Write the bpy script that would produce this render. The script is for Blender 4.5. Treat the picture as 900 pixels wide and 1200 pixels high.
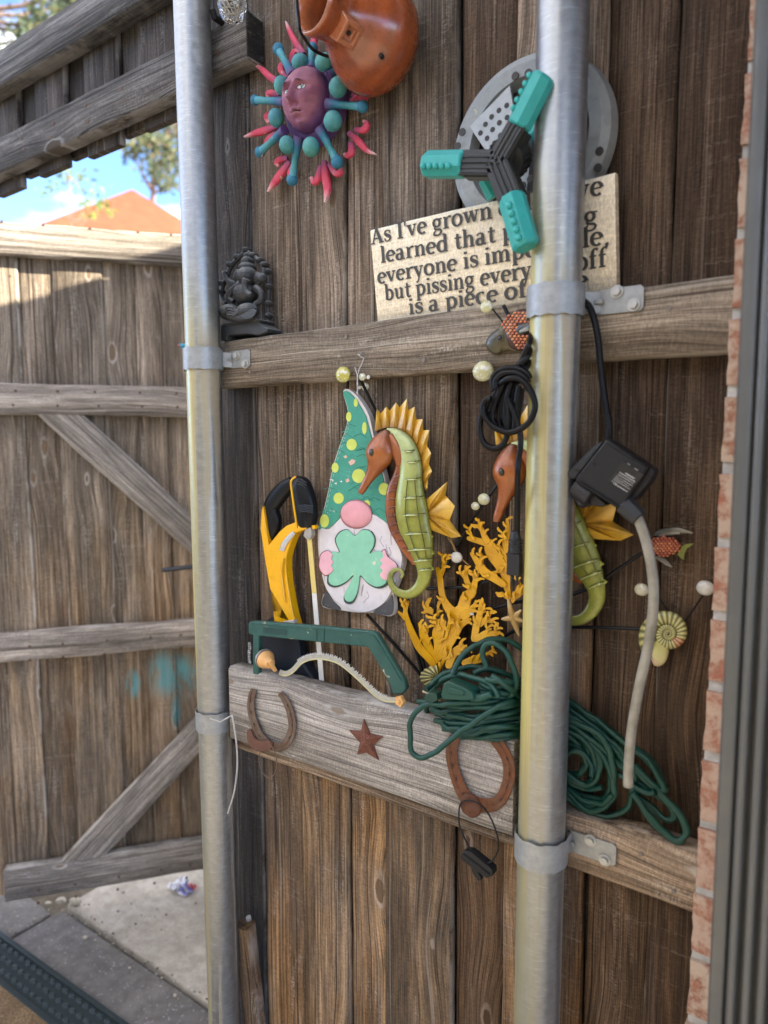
import bpy, bmesh, math, random
from mathutils import Vector, Matrix, noise
random.seed(7)
S = bpy.context.scene
for o in list(bpy.data.objects): bpy.data.objects.remove(o)

# ------------------------------------------------------------------ camera
# World: X runs along the fence (right), Y into the fence (boards' face at y=0), Z up, metres.
CAM = Vector((0, -.883, 1.36)); YAW, PIT, ROL, FPX = .609324, .098416, -.002976, 800.0
FW = Vector((-math.sin(YAW)*math.cos(PIT), math.cos(YAW)*math.cos(PIT), -math.sin(PIT)))
R0 = Vector((math.cos(YAW), math.sin(YAW), 0)); U0 = R0.cross(FW)
RT = R0*math.cos(ROL)+U0*math.sin(ROL); UP = -R0*math.sin(ROL)+U0*math.cos(ROL)
cam = bpy.data.cameras.new('camera'); co = bpy.data.objects.new('camera', cam); S.collection.objects.link(co)
M = Matrix((RT, UP, -FW)).transposed().to_4x4(); M.translation = CAM; co.matrix_world = M
cam.sensor_width = 36; cam.sensor_fit = 'AUTO'; cam.lens = FPX/1200*36
cam.clip_start = .05; cam.clip_end = 500
cam.dof.use_dof = True; cam.dof.focus_distance = 1.06; cam.dof.aperture_fstop = 3.0
S.camera = co
S.render.resolution_x, S.render.resolution_y = 768, 1024

# ------------------------------------------------------------------ light
SUN = Vector((.85, .15, .47)).normalized()
W_ = bpy.data.worlds.new('World'); S.world = W_; W_.use_nodes = True
nt = W_.node_tree; bg = nt.nodes['Background']; bg.inputs[1].default_value = .15
sky = nt.nodes.new('ShaderNodeTexSky'); sky.sky_type = 'NISHITA'; sky.sun_disc = False
sky.sun_elevation = math.asin(SUN.z); sky.sun_rotation = math.atan2(SUN.x, SUN.y)
sky.air_density = .34; sky.dust_density = 0; sky.ozone_density = 5.5
# scattered fair-weather clouds, the same all round
wt = nt.nodes.new('ShaderNodeTexCoord'); wm = nt.nodes.new('ShaderNodeMapping'); wm.inputs['Scale'].default_value = (1, 1, 2.6); wm.inputs['Location'].default_value = (2.74, 1.82, 0)
wn = nt.nodes.new('ShaderNodeTexNoise'); wn.inputs['Scale'].default_value = 3.1; wn.inputs['Detail'].default_value = 6; wn.inputs['Roughness'].default_value = .55
wr = nt.nodes.new('ShaderNodeMapRange'); wr.interpolation_type = 'SMOOTHSTEP'; wr.inputs[1].default_value = .46; wr.inputs[2].default_value = .66; wr.inputs[4].default_value = .85
wx = nt.nodes.new('ShaderNodeMix'); wx.data_type = 'RGBA'; wx.inputs[7].default_value = (7.6, 7.3, 6.9, 1)
for a_, b_ in ((wt.outputs['Generated'], wm.inputs[0]), (wm.outputs[0], wn.inputs['Vector']), (wn.outputs[0], wr.inputs[0]), (wr.outputs[0], wx.inputs[0]), (sky.outputs[0], wx.inputs[6]), (wx.outputs[2], bg.inputs[0])): nt.links.new(a_, b_)
sl = bpy.data.lights.new('sun', 'SUN'); sl.energy = 2.4; sl.angle = math.radians(.5); sl.color = (1, .93, .82)
so = bpy.data.objects.new('sun', sl); S.collection.objects.link(so); so.rotation_euler = SUN.to_track_quat('Z', 'Y').to_euler()
S.view_settings.view_transform = 'Standard'; S.view_settings.look = 'None'
S.view_settings.exposure = 2.98; S.view_settings.gamma = 1
S.view_settings.use_white_balance = True; S.view_settings.white_balance_temperature = 7300; S.view_settings.white_balance_tint = 8
S.cycles.max_bounces = 8; S.cycles.transparent_max_bounces = 8

# ------------------------------------------------------------------ helpers
def W(x, y, w=0.0):
    """point of the photograph (pixels of the 900x1200 frame) that lies w metres in front of the fence boards"""
    d = FW+(x-450)/FPX*RT-(y-600)/FPX*UP
    return CAM+d*((-w-CAM.y)/d.y)
def ZM(x0, y0, s):
    return lambda *pts: [(x0+p[0]/s, y0+p[1]/s)+tuple(q/s for q in p[2:]) for p in pts]
def smooth(pts, n=6, closed=False):
    """Catmull-Rom through tuples of any length"""
    P = [tuple(map(float, p)) for p in pts]; out = []; N = len(P)
    rng = range(N) if closed else range(N-1)
    for i in rng:
        g = (lambda k: P[k % N]) if closed else (lambda k: P[max(0, min(N-1, k))])
        p0, p1, p2, p3 = g(i-1), g(i), g(i+1), g(i+2)
        for k in range(n):
            t = k/n
            out.append(tuple(.5*(2*b+(c-a)*t+(2*a-5*b+4*c-d)*t*t+(3*b-a-3*c+d)*t**3) for a, b, c, d in zip(p0, p1, p2, p3)))
    if not closed: out.append(P[-1])
    return out

class MB:
    def __init__(s): s.v = []; s.f = []; s.c = []; s.col = (.5, .5, .5)
    def add(s, p, c=None): s.v.append(Vector(p)); s.c.append(c or s.col); return len(s.v)-1
    def box(s, c, sx, sy, sz, R=None):
        c = Vector(c); b = len(s.v)
        for x in (-1, 1):
            for y in (-1, 1):
                for z in (-1, 1):
                    q = Vector((x*sx/2, y*sy/2, z*sz/2)); s.add(c+(R@q if R else q))
        for q in ((0,1,3,2),(4,6,7,5),(0,4,5,1),(2,3,7,6),(0,2,6,4),(1,5,7,3)): s.f.append(tuple(b+i for i in q))
        return s
    def ring(s, pts, c=None): return [s.add(p, c) for p in pts]
    def bridge(s, a, b, closed=True):
        n = len(a)
        for i in range(n if closed else n-1):
            j = (i+1) % n; s.f.append((a[i], a[j], b[j], b[i]))
    def tube(s, pts, r, n=8, closed=False, cap=True, flat=1.0, cols=None):
        P = [Vector(p) for p in pts]; N = len(P)
        rr = r if isinstance(r, (list, tuple)) else [r]*N
        T = []
        for i in range(N):
            a = P[(i-1) % N] if (closed or i) else P[0]; b = P[(i+1) % N] if (closed or i < N-1) else P[-1]
            t = b-a; T.append(t.normalized() if t.length > 1e-9 else Vector((0, 0, 1)))
        up = Vector((0, -1, 0)) if abs(T[0].y) < .95 else Vector((0, 0, 1))
        rings = []
        for i in range(N):
            up = (up-T[i]*up.dot(T[i]));
            up = up.normalized() if up.length > 1e-6 else T[i].orthogonal().normalized()
            sd = T[i].cross(up)
            rings.append(s.ring([P[i]+(sd*math.cos(6.28319*k/n)+up*math.sin(6.28319*k/n)*flat)*rr[i] for k in range(n)], cols[i] if cols else None))
        for i in range(N-1): s.bridge(rings[i], rings[i+1])
        if closed: s.bridge(rings[-1], rings[0])
        elif cap: s.f.append(tuple(reversed(rings[0]))); s.f.append(tuple(rings[-1]))
        return s
    def prism(s, pts, d):
        d = Vector(d); P = [Vector(p) for p in pts]
        a = s.ring(P); b = s.ring([p+d for p in P]); n = len(P)
        s.f.append(tuple(a)); s.f.append(tuple(reversed(b)))
        for i in range(n): j = (i+1) % n; s.f.append((a[j], a[i], b[i], b[j]))
        return s
    def pp(s, px, w, t):
        """plate: outline in picture pixels on the plane w, t thick towards the fence"""
        return s.prism([W(x, y, w) for x, y in px], (0, t, 0))
    def sph(s, c, rx, ry=None, rz=None, nu=14, nv=9, R=None):
        c = Vector(c); ry = ry or rx; rz = rz or rx; rows = []
        for j in range(nv+1):
            ph = math.pi*j/nv
            pts = []
            for i in range(nu):
                th = 2*math.pi*i/nu
                q = Vector((rx*math.sin(ph)*math.cos(th), ry*math.sin(ph)*math.sin(th), rz*math.cos(ph)))
                pts.append(c+(R@q if R else q))
            rows.append(s.ring(pts) if 0 < j < nv else [s.add(c+(R@Vector((0,0,rz*math.cos(ph))) if R else Vector((0,0,rz*math.cos(ph)))))])
        for i in range(nu):
            s.f.append((rows[0][0], rows[1][(i) % nu], rows[1][(i+1) % nu])); s.f.append((rows[-1][0], rows[-2][(i+1) % nu], rows[-2][i]))
        for j in range(1, nv-1):
            for i in range(nu): k = (i+1) % nu; s.f.append((rows[j][i], rows[j+1][i], rows[j+1][k], rows[j][k]))
        return s
    def lathe(s, base, axis, prof, n=32, cols=None):
        """prof: (distance along axis, radius)"""
        axis = Vector(axis).normalized(); a = axis.orthogonal().normalized(); b = axis.cross(a); base = Vector(base); pr = None
        for k, (h, r) in enumerate(prof):
            rg = s.ring([base+axis*h+(a*math.cos(6.28319*i/n)+b*math.sin(6.28319*i/n))*r for i in range(n)], cols[k] if cols else None)
            if pr: s.bridge(pr, rg)
            pr = rg
        return s
    def relief(s, sp, w, hf=.8, n=8, back=.001, cols=None, hm=None, sub=5, rim=1.0):
        """raised ribbon: sp = (px, py, half width px) along the middle; domed towards the viewer"""
        sp = smooth(sp, sub) if sub > 1 else sp
        N = len(sp); pr = None
        for i in range(N):
            x, y, h = sp[i][:3]; a = sp[max(0, i-1)]; b = sp[min(N-1, i+1)]
            tx, ty = b[0]-a[0], b[1]-a[1]; L = math.hypot(tx, ty) or 1
            nx, ny = -ty/L, tx/L; h = max(h, .05)
            c = W(x, y, w); sd = W(x+nx*h, y+ny*h, w)-c; hh = sd.length*hf
            if hm: hh = min(hh, hm)
            if cols:
                t = i/(N-1)*(len(cols)-1); k = min(int(t), len(cols)-2); f = t-k
                cc = tuple(cols[k][q]*(1-f)+cols[k+1][q]*f for q in range(3))
            else: cc = None
            pts = [c+sd*math.cos(math.pi*q/n)+Vector((0, -1, 0))*hh*math.sin(math.pi*q/n) for q in range(n+1)]
            pts += [c-sd*.96+Vector((0, back, 0)), c+sd*.96+Vector((0, back, 0))]
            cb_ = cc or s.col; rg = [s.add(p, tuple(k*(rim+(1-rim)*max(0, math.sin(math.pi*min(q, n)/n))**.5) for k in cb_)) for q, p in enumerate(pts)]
            if pr: s.bridge(rg, pr)
            else: s.f.append(tuple(rg))
            pr = rg
        s.f.append(tuple(reversed(pr)))
        return s

ORI = {}
def build(name, mb, mat, parent=None, sm=True, ang=40, bevel=0, kind=None, label=None, seg=2, sub=0):
    me = bpy.data.meshes.new(name)
    c = sum(mb.v, Vector())/max(1, len(mb.v))
    if parent is None: c.z = min(p.z for p in mb.v)
    me.from_pydata([p-c for p in mb.v], [], mb.f); me.validate()
    ca = me.color_attributes.new('Col', 'FLOAT_COLOR', 'POINT')
    if len(ca.data) == len(mb.c): ca.data.foreach_set('color', [q for k in mb.c for q in (*k, 1.0)])
    me.materials.append(mat)
    bm = bmesh.new(); bm.from_mesh(me); bmesh.ops.recalc_face_normals(bm, faces=bm.faces); bm.to_mesh(me); bm.free()
    if sm:
        me.polygons.foreach_set('use_smooth', [True]*len(me.polygons)); me.set_sharp_from_angle(angle=math.radians(ang))
    o = bpy.data.objects.new(name, me); S.collection.objects.link(o)
    if parent: o.parent = parent; o.location = c-ORI[parent.name]
    else: o.location = c
    ORI[o.name] = c
    if bevel:
        m = o.modifiers.new('bevel', 'BEVEL'); m.width = bevel; m.segments = seg; m.limit_method = 'ANGLE'; m.angle_limit = math.radians(50)
    if sub: m = o.modifiers.new('sub', 'SUBSURF'); m.levels = m.render_levels = sub
    if kind: o['kind'] = kind
    if label: o['label'] = label
    return o
def thing(name, label, cat, loc, group=None):
    o = bpy.data.objects.new(name, None); S.collection.objects.link(o); o.location = loc; o.empty_display_size = .05
    ORI[o.name] = Vector(loc); o['label'] = label; o['category'] = cat
    if group: o['group'] = group
    return o
def tag(o, label, cat, group=None):
    o['label'] = label; o['category'] = cat
    if group: o['group'] = group
    return o
def inst(src, parent, loc, rot=None, name=None):
    o = src.copy(); S.collection.objects.link(o); o.parent = parent; o.location = Vector(loc)-ORI[parent.name]
    if rot: o.rotation_euler = rot
    ORI[o.name] = Vector(loc); return o

# ------------------------------------------------------------------ materials
class NT:
    def __init__(s, name):
        s.m = bpy.data.materials.new(name); s.m.use_nodes = True; s.t = s.m.node_tree; s.b = s.t.nodes['Principled BSDF']
    def n(s, typ, ins=None, **kw):
        nd = s.t.nodes.new('ShaderNode'+typ)
        for k, v in kw.items(): setattr(nd, k, v)
        for k, v in (ins or {}).items(): s.set(nd.inputs[k], v)
        return nd
    def set(s, inp, v):
        if isinstance(v, bpy.types.NodeSocket): s.t.links.new(v, inp)
        elif isinstance(v, bpy.types.Node): s.t.links.new(v.outputs[0], inp)
        else:
            if hasattr(inp.default_value, '__len__') and not hasattr(v, '__len__'): v = (v,)*len(inp.default_value)
            if hasattr(inp.default_value, '__len__') and len(inp.default_value) == 4 and len(v) == 3: v = (*v, 1)
            inp.default_value = v
    def math(s, op, a, b=0.0, c=0.0, clamp=False): return s.n('Math', {0: a, 1: b, 2: c}, operation=op, use_clamp=clamp).outputs[0]
    def vm(s, op, a, b=(0, 0, 0)): return s.n('VectorMath', {0: a, 1: b}, operation=op).outputs[0]
    def ss(s, x, lo, hi, a=0.0, b=1.0): return s.n('MapRange', {0: x, 1: lo, 2: hi, 3: a, 4: b}, interpolation_type='SMOOTHSTEP').outputs[0]
    def mix(s, f, a, b, bt='MIX'):
        nd = s.t.nodes.new('ShaderNodeMix'); nd.data_type = 'RGBA'; nd.blend_type = bt
        s.set(nd.inputs[0], f); s.set(nd.inputs[6], a); s.set(nd.inputs[7], b); return nd.outputs[2]
    def noise(s, vec, scale, det=4, rough=.6): return s.n('TexNoise', {'Vector': vec, 'Scale': scale, 'Detail': det, 'Roughness': rough}).outputs[0]
    def bump(s, h, st=.3, dist=.002, prev=None):
        nd = s.n('Bump', {'Strength': st, 'Distance': dist, 'Height': h})
        if prev: s.set(nd.inputs['Normal'], prev)
        return nd.outputs[0]

def wood(name, dark, mid, light, axis='Z', pale=.5, knots=1.0, lowcol=None, cuts=.5, rough=.85, wear=(.6, .56, .5), ctr=1.0, gain=1.0):
    t = NT(name); tc = t.n('TexCoord').outputs['Object']; oi = t.n('ObjectInfo').outputs['Random']
    off = t.vm('MULTIPLY', t.n('CombineXYZ', {0: oi, 1: oi, 2: oi}), (37.3, 11.7, 53.1))
    sp = t.n('SeparateXYZ', {0: tc}); X, Y, Z_ = sp.outputs
    if axis == 'Z': ac, al = X, Z_
    else: ac, al = Z_, X
    p = t.vm('ADD', t.n('CombineXYZ', {0: ac, 1: Y, 2: al}), off)
    p_ = t.n('SeparateXYZ', {0: p}).outputs; pk = t.n('CombineXYZ', {0: t.math('MULTIPLY', p_[0], 6.2), 1: t.math('MULTIPLY', p_[2], 2.3)}).outputs[0]
    vo = t.n('TexVoronoi', {'Vector': pk, 'Scale': 1.0}, voronoi_dimensions='2D'); d = vo.outputs['Distance']
    near = t.ss(d, .0, .36, 1, 0); ksz = t.math('MULTIPLY', t.math('SUBTRACT', t.n('SeparateColor', {0: vo.outputs['Color']}).outputs[0], .35), .07); d = t.math('ADD', t.math('SUBTRACT', d, ksz), t.math('MULTIPLY', t.math('SUBTRACT', t.noise(p, 55, 3), .5), .05)); kn = t.ss(d, .012, .028, knots, 0)
    rim = t.math('MULTIPLY', t.math('MULTIPLY', t.ss(d, .020, .030), t.ss(d, .038, .058, 1, 0)), knots); halo = t.math('MULTIPLY', t.ss(d, .05, .17, 1, 0), knots)
    # grain lines run round the knots and wander a little
    wob = t.noise(t.vm('MULTIPLY', p, (3, 2, 1.2)), 1.0, 2)
    shift = t.math('ADD', t.math('MULTIPLY', near, .014), t.math('MULTIPLY', wob, .014))
    ps = t.n('SeparateXYZ', {0: p}).outputs
    gp = t.n('CombineXYZ', {0: t.math('ADD', ps[0], shift), 1: ps[1], 2: ps[2]}).outputs[0]
    fine = t.noise(t.vm('MULTIPLY', gp, (620, 200, 12)), 1.0, 6, .72)
    tone = t.noise(t.vm('MULTIPLY', gp, (24, 8, .7)), 1.0, 3, .55)
    band = t.noise(t.vm('MULTIPLY', gp, (95, 30, 1.0)), 1.0, 5, .62)
    blot = t.noise(t.vm('MULTIPLY', p, (9, 6, 3.2)), 1.0, 5, .65)
    line = t.noise(t.vm('MULTIPLY', gp, (260, 60, 1.5)), 1.0, 3, .55)
    tooth = t.noise(t.vm('MULTIPLY', p, (160, 60, 420)), 1.0, 3, .7)          # rough-sawn surface
    cut = t.noise(t.vm('MULTIPLY', p, (2.2, 1, 150)), 1.0, 3, .6)             # blade marks straight across
    c = t.mix(t.ss(tone, .32, .68), dark, light)
    c = t.mix(.42, c, mid)
    c = t.mix(t.ss(band, .40, .60, .92*ctr, 0), c, tuple(x*.5 for x in mid))
    if lowcol:
        wz = t.n('SeparateXYZ', {0: t.n('NewGeometry').outputs['Position']}).outputs[2]
        lo = t.math('ADD', wz, t.math('MULTIPLY', t.math('SUBTRACT', blot, .5), 1.0))
        f = t.ss(lo, .72, 1.55, .92, .05)
        lc = t.mix(t.ss(tone, .32, .68), lowcol[0], lowcol[1]); lc = t.mix(t.ss(band, .40, .60, .8, 0), lc, tuple(x*.55 for x in lowcol[0]))
        c = t.mix(f, c, lc)
    c = t.mix(t.ss(blot, .36, .66, .0, .3), c, light)
    stain = t.noise(t.vm('MULTIPLY', p, (11, 5, 1.7)), 1.0, 5, .62)
    c = t.mix(t.ss(stain, .42, .60, 0, .78*ctr), c, tuple(x*.42 for x in mid))
    hue = t.math('FRACT', t.math('MULTIPLY', oi, 13.7)); c = t.mix(t.math('MULTIPLY', hue, .35), c, t.mix(1.0, c, (1.12, .93, .78), 'MULTIPLY'))
    g = t.math('MULTIPLY', t.ss(fine, .36, .64, 1-.48*ctr, 1+.46*ctr), t.ss(tooth, .3, .7, .8, 1.2))
    c = t.mix(1.0, c, t.n('CombineXYZ', {0: g, 1: g, 2: g}).outputs[0], 'MULTIPLY')
    c = t.mix(t.ss(line, .35, .42, .9*ctr, 0), c, (dark[0]*.42, dark[1]*.38, dark[2]*.36))     # dark hairlines
    c = t.mix(t.math('MULTIPLY', t.ss(line, .62, .70), pale*.5*ctr), c, wear)                  # raised pale fibres
    crack = t.ss(t.noise(t.vm('MULTIPLY', gp, (120, 30, 1.3)), 1.0, 3, .5), .235, .275, .9*ctr, 0)
    c = t.mix(crack, c, (.016, .012, .009))
    pw = t.math('MULTIPLY', t.math('MULTIPLY', t.ss(t.noise(t.vm('MULTIPLY', p, (30, 14, 4.5)), 1.0, 5, .7), .55, .68), t.ss(fine, .42, .58)), t.ss(tooth, .4, .6))
    c = t.mix(t.math('MULTIPLY', pw, pale*.9), c, wear)
    cm = t.math('MULTIPLY', t.ss(cut, .52, .70), t.ss(t.noise(t.vm('MULTIPLY', p, (9, 9, 5)), 1.0, 3), .48, .62))
    c = t.mix(t.math('MULTIPLY', t.math('MULTIPLY', cm, t.ss(tooth, .4, .6)), cuts*.4), c, wear)
    # eased edges of the board have worn pale
    gx = t.n('SeparateXYZ', {0: t.n('TexCoord').outputs['Generated']}).outputs[0 if axis == 'Z' else 2]
    ed = t.math('MULTIPLY', t.ss(t.math('ABSOLUTE', t.math('SUBTRACT', gx, .5)), .455, .492), t.ss(t.noise(t.vm('MULTIPLY', p, (8, 8, 7)), 1.0, 4), .42, .56))
    c = t.mix(t.math('MULTIPLY', ed, .45), c, wear)
    c = t.mix(t.math('MULTIPLY', halo, .35), c, tuple(x*.72 for x in mid))
    c = t.mix(t.math('MULTIPLY', t.math('MULTIPLY', rim, t.ss(blot, .42, .58)), .42), c, wear)
    c = t.mix(t.math('MULTIPLY', kn, .8), c, (mid[0]*.62, mid[1]*.5, mid[2]*.4))
    tint = t.n('MapRange', {0: t.math('FRACT', t.math('MULTIPLY', oi, 7.31)), 3: .82*gain, 4: 1.18*gain}).outputs[0]
    c = t.mix(1.0, c, t.n('CombineXYZ', {0: tint, 1: tint, 2: t.math('MULTIPLY', tint, .99)}).outputs[0], 'MULTIPLY')
    t.set(t.b.inputs['Base Color'], c); t.b.inputs['Roughness'].default_value = rough
    t.b.inputs['Specular IOR Level'].default_value = .22
    h = t.math('ADD', t.math('MULTIPLY', fine, .7), t.math('ADD', t.math('MULTIPLY', band, .8), t.math('MULTIPLY', crack, -1.6)))
    h = t.math('ADD', h, t.math('MULTIPLY', line, .8)); h = t.math('ADD', h, t.math('MULTIPLY', tooth, .45)); h = t.math('ADD', h, t.math('MULTIPLY', kn, -.5)); h = t.math('ADD', h, t.math('MULTIPLY', cm, .3))
    t.set(t.b.inputs['Normal'], t.bump(h, .6, .0024))
    return t.m

def paint(name, rough=.5, metal=0, spec=.5, var=.25, scale=60, chip=None, bump=.15, stretch=(1, 1, 1), coat=0, dirt=0.0):
    """colour from the object's own paint, with worn and uneven places"""
    t = NT(name); tc = t.vm('MULTIPLY', t.n('TexCoord').outputs['Object'], stretch)
    at = t.n('Attribute', attribute_name='Col').outputs['Color']
    n1 = t.noise(tc, scale, 5, .65); n2 = t.noise(tc, scale*5, 3, .6)
    g = t.n('MapRange', {0: n1, 1: .25, 2: .75, 3: 1-var, 4: 1+var}).outputs[0]
    c = t.mix(1.0, at, t.n('CombineXYZ', {0: g, 1: g, 2: g}).outputs[0], 'MULTIPLY')
    if dirt: c = t.mix(t.math('MULTIPLY', t.ss(n1, .52, .68), dirt), c, (.05, .04, .03))
    if chip: c = t.mix(t.ss(t.math('ADD', n1, t.math('MULTIPLY', n2, .35)), .83, .88), c, chip)
    t.set(t.b.inputs['Base Color'], c); t.b.inputs['Metallic'].default_value = metal
    t.set(t.b.inputs['Roughness'], t.n('MapRange', {0: n2, 1: .3, 2: .7, 3: max(.05, rough-.1), 4: min(1, rough+.12)}).outputs[0])
    t.b.inputs['Specular IOR Level'].default_value = spec; t.b.inputs['Coat Weight'].default_value = coat
    t.b.inputs['Coat Roughness'].default_value = .15
    t.set(t.b.inputs['Normal'], t.bump(t.math('ADD', n1, t.math('MULTIPLY', n2, .4)), bump, .001))
    return t.m

def galv():
    t = NT('galvanized_steel'); tc = t.n('TexCoord').outputs['Object']; sp = t.n('SeparateXYZ', {0: tc})
    pos = t.n('NewGeometry').outputs['Position']; wz = t.n('SeparateXYZ', {0: pos}).outputs[2]
    a = t.noise(t.vm('MULTIPLY', tc, (90, 90, 110)), 1.0, 2, .5)
    sw = t.noise(t.vm('MULTIPLY', tc, (50, 50, 420)), 1.0, 3, .6)
    st = t.noise(t.vm('MULTIPLY', tc, (60, 60, 1.4)), 1.0, 4, .6)
    c = t.mix(t.ss(a, .25, .75), (.27, .277, .275), (.33, .338, .336))
    c = t.mix(t.ss(sw, .55, .72, 0, .3), c, (.58, .6, .6))
    # yellow and brown run-off stain below the clamps, mostly down the left side
    side = t.math('ADD', t.math('MULTIPLY', sp.outputs[0], -24), .45)
    s = t.math('ADD', side, t.math('MULTIPLY', t.math('SUBTRACT', st, .5), 3.2))
    ym = t.math('MULTIPLY', t.ss(s, -.3, 1.1), t.ss(t.math('ADD', wz, t.math('MULTIPLY', st, .5)), 1.75, 2.0, 1, 0))
    col = t.mix(t.ss(wz, .85, 1.05), (.26, .23, .10), (.52, .44, .12))
    c = t.mix(t.math('MULTIPLY', ym, .88), c, col)
    br = t.math('MULTIPLY', t.ss(st, .52, .62), t.ss(wz, 1.5, 1.6, 1, 0))
    c = t.mix(t.math('MULTIPLY', br, .55), c, (.30, .22, .13))
    t.set(t.b.inputs['Base Color'], c)
    t.set(t.b.inputs['Metallic'], t.math('SUBTRACT', .8, t.math('MULTIPLY', t.math('ADD', ym, br), .75), clamp=True))
    t.set(t.b.inputs['Roughness'], t.n('MapRange', {0: a, 1: .3, 2: .7, 3: .32, 4: .45}).outputs[0])
    scr = t.noise(t.vm('MULTIPLY', tc, (30, 30, 300)), 1.0, 2)
    t.set(t.b.inputs['Normal'], t.bump(t.noise(t.vm('MULTIPLY', tc, (60, 60, 25)), 1.0, 2), .08, .0012))
    return t.m
def stone(name, c1, c2, scale=30, rough=.9, bump=.4, dist=.003, fleck=None):
    t = NT(name); tc = t.n('NewGeometry').outputs['Position']
    a = t.noise(tc, scale, 6, .7); b = t.noise(tc, scale/9, 4, .6); f = t.noise(tc, scale*6, 2)
    c = t.mix(t.ss(a, .35, .65), c1, c2); c = t.mix(t.ss(b, .4, .65, 0, .5), c, tuple(x*.7 for x in c1))
    if fleck: c = t.mix(t.ss(f, .62, .7, 0, .7), c, fleck)
    t.set(t.b.inputs['Base Color'], c); t.b.inputs['Roughness'].default_value = rough; t.b.inputs['Specular IOR Level'].default_value = .2
    t.set(t.b.inputs['Normal'], t.bump(t.math('ADD', a, t.math('MULTIPLY', f, .4)), bump, dist)); return t.m
def brickmat():
    t = NT('brick_clay'); tc = t.n('NewGeometry').outputs['Position']; oi = t.n('ObjectInfo').outputs['Random']
    a = t.noise(tc, 120, 6, .75); b = t.noise(tc, 42, 5, .65)
    c = t.mix(t.ss(a, .38, .62), (.29, .115, .066), (.46, .30, .205)); c = t.mix(t.ss(b, .44, .58, 0, .85), c, (.52, .40, .295))
    c = t.mix(t.ss(b, .36, .42, .6, 0), c, (.38, .11, .06)); c = t.mix(t.math('MULTIPLY', oi, .25), c, (.46, .20, .13))
    t.set(t.b.inputs['Base Color'], c); t.b.inputs['Roughness'].default_value = .9
    t.set(t.b.inputs['Normal'], t.bump(a, .9, .003)); return t.m

GREY_D, GREY_M, GREY_L = (.064, .048, .036), (.158, .122, .092), (.32, .262, .207)
M_board = wood('weathered_board', GREY_D, GREY_M, GREY_L, 'Z', pale=.6, lowcol=((.135, .070, .027), (.37, .225, .105)), wear=(.46, .41, .36), gain=1.2)
M_dark = wood('dark_board', (.035, .03, .027), (.075, .065, .058), (.13, .113, .1), 'Z', pale=.45, wear=(.32, .3, .28))
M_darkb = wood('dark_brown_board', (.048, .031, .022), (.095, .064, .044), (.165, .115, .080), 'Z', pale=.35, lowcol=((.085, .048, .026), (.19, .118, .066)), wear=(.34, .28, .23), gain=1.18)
M_rail = wood('weathered_rail', (.12, .09, .062), (.30, .25, .195), (.46, .40, .325), 'X', pale=.8, cuts=.2, wear=(.66, .61, .53), gain=1.15, ctr=.85)
M_railb = wood('brown_rail', (.15, .105, .07), (.26, .19, .135), (.39, .31, .235), 'X', pale=.6, cuts=.3, wear=(.55, .5, .44))
M_plank = wood('silvered_plank', (.16, .147, .132), (.30, .282, .26), (.43, .41, .385), 'X', pale=.8, cuts=.15, wear=(.60, .58, .55), ctr=.8)
M_beam = wood('dark_grey_beam', (.045, .042, .04), (.10, .094, .088), (.18, .17, .16), 'X', pale=.35, cuts=.2, wear=(.34, .33, .32))
M_gate = wood('gate_board', (.10, .080, .062), (.205, .168, .133), (.33, .28, .228), 'Z', pale=.5, lowcol=((.14, .088, .048), (.35, .245, .148)), wear=(.48, .45, .41), gain=1.45)
M_gatex = wood('gate_rail', (.16, .14, .12), (.29, .262, .235), (.43, .395, .36), 'X', pale=.6, cuts=.2, wear=(.6, .57, .53), gain=1.2)
M_galv = galv()
M_flat = paint('matte_paint', .6, var=.12, scale=70, bump=.2)
M_gloss = paint('gloss_paint', .34, dirt=.12, var=.12, scale=55, bump=.2, coat=.25)
M_met = paint('lacquered_metal', .36, metal=.12, var=.34, scale=60, bump=.35, coat=.3, dirt=.38)
M_coral = paint('yellow_enamel', .34, var=.22, scale=50, bump=.15, dirt=.22, coat=.35)
M_old = paint('aged_clay_paint', .62, var=.34, scale=75, bump=.5, dirt=.38, chip=(.5, .4, .33))
M_plas = paint('plastic', .42, spec=.38, var=.1, scale=90, bump=.12)
M_dplas = paint('dusty_plastic', .55, var=.3, scale=45, bump=.25, dirt=.3, chip=(.4, .42, .3))
M_rust = paint('rusty_iron', .85, var=.45, scale=120, bump=.6, dirt=.5)
M_resin = paint('dark_resin', .5, var=.4, scale=90, bump=.4)
M_zinc = paint('zinc_plate', .45, metal=.4, var=.2, scale=90, bump=.15)
M_rub = paint('black_rubber', .34, spec=.2, var=.15, scale=150, bump=.08)
M_terra = paint('glazed_terracotta', .28, var=.16, scale=26, bump=.10, coat=.6, stretch=(1, 1, 1))
M_signw = wood('cream_sign_board', (.60, .55, .43), (.67, .62, .49), (.74, .69, .56), 'X', pale=.3, knots=0, cuts=.0, wear=(.75, .72, .62), ctr=.18, gain=1.2)
M_leafp = paint('leaf', .6, var=.3, scale=3, bump=0)
t = NT('clear_glass'); t.b.inputs['Transmission Weight'].default_value = 1; t.b.inputs['Roughness'].default_value = .03; t.b.inputs['IOR'].default_value = 1.47
tc = t.n('TexCoord').outputs['Object']; t.set(t.b.inputs['Normal'], t.bump(t.n('TexVoronoi', {'Vector': tc, 'Scale': 160}).outputs[0], .35, .002)); M_glass = t.m
t = NT('pearl_glass'); at = t.n('Attribute', attribute_name='Col').outputs['Color']; pn = t.noise(t.n('TexCoord').outputs['Object'], 170, 3); t.set(t.b.inputs['Base Color'], t.mix(t.ss(pn, .5, .62), at, (.85, .84, .76)))
t.b.inputs['Transmission Weight'].default_value = .35; t.b.inputs['Roughness'].default_value = .08; t.b.inputs['Coat Weight'].default_value = .6
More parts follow.
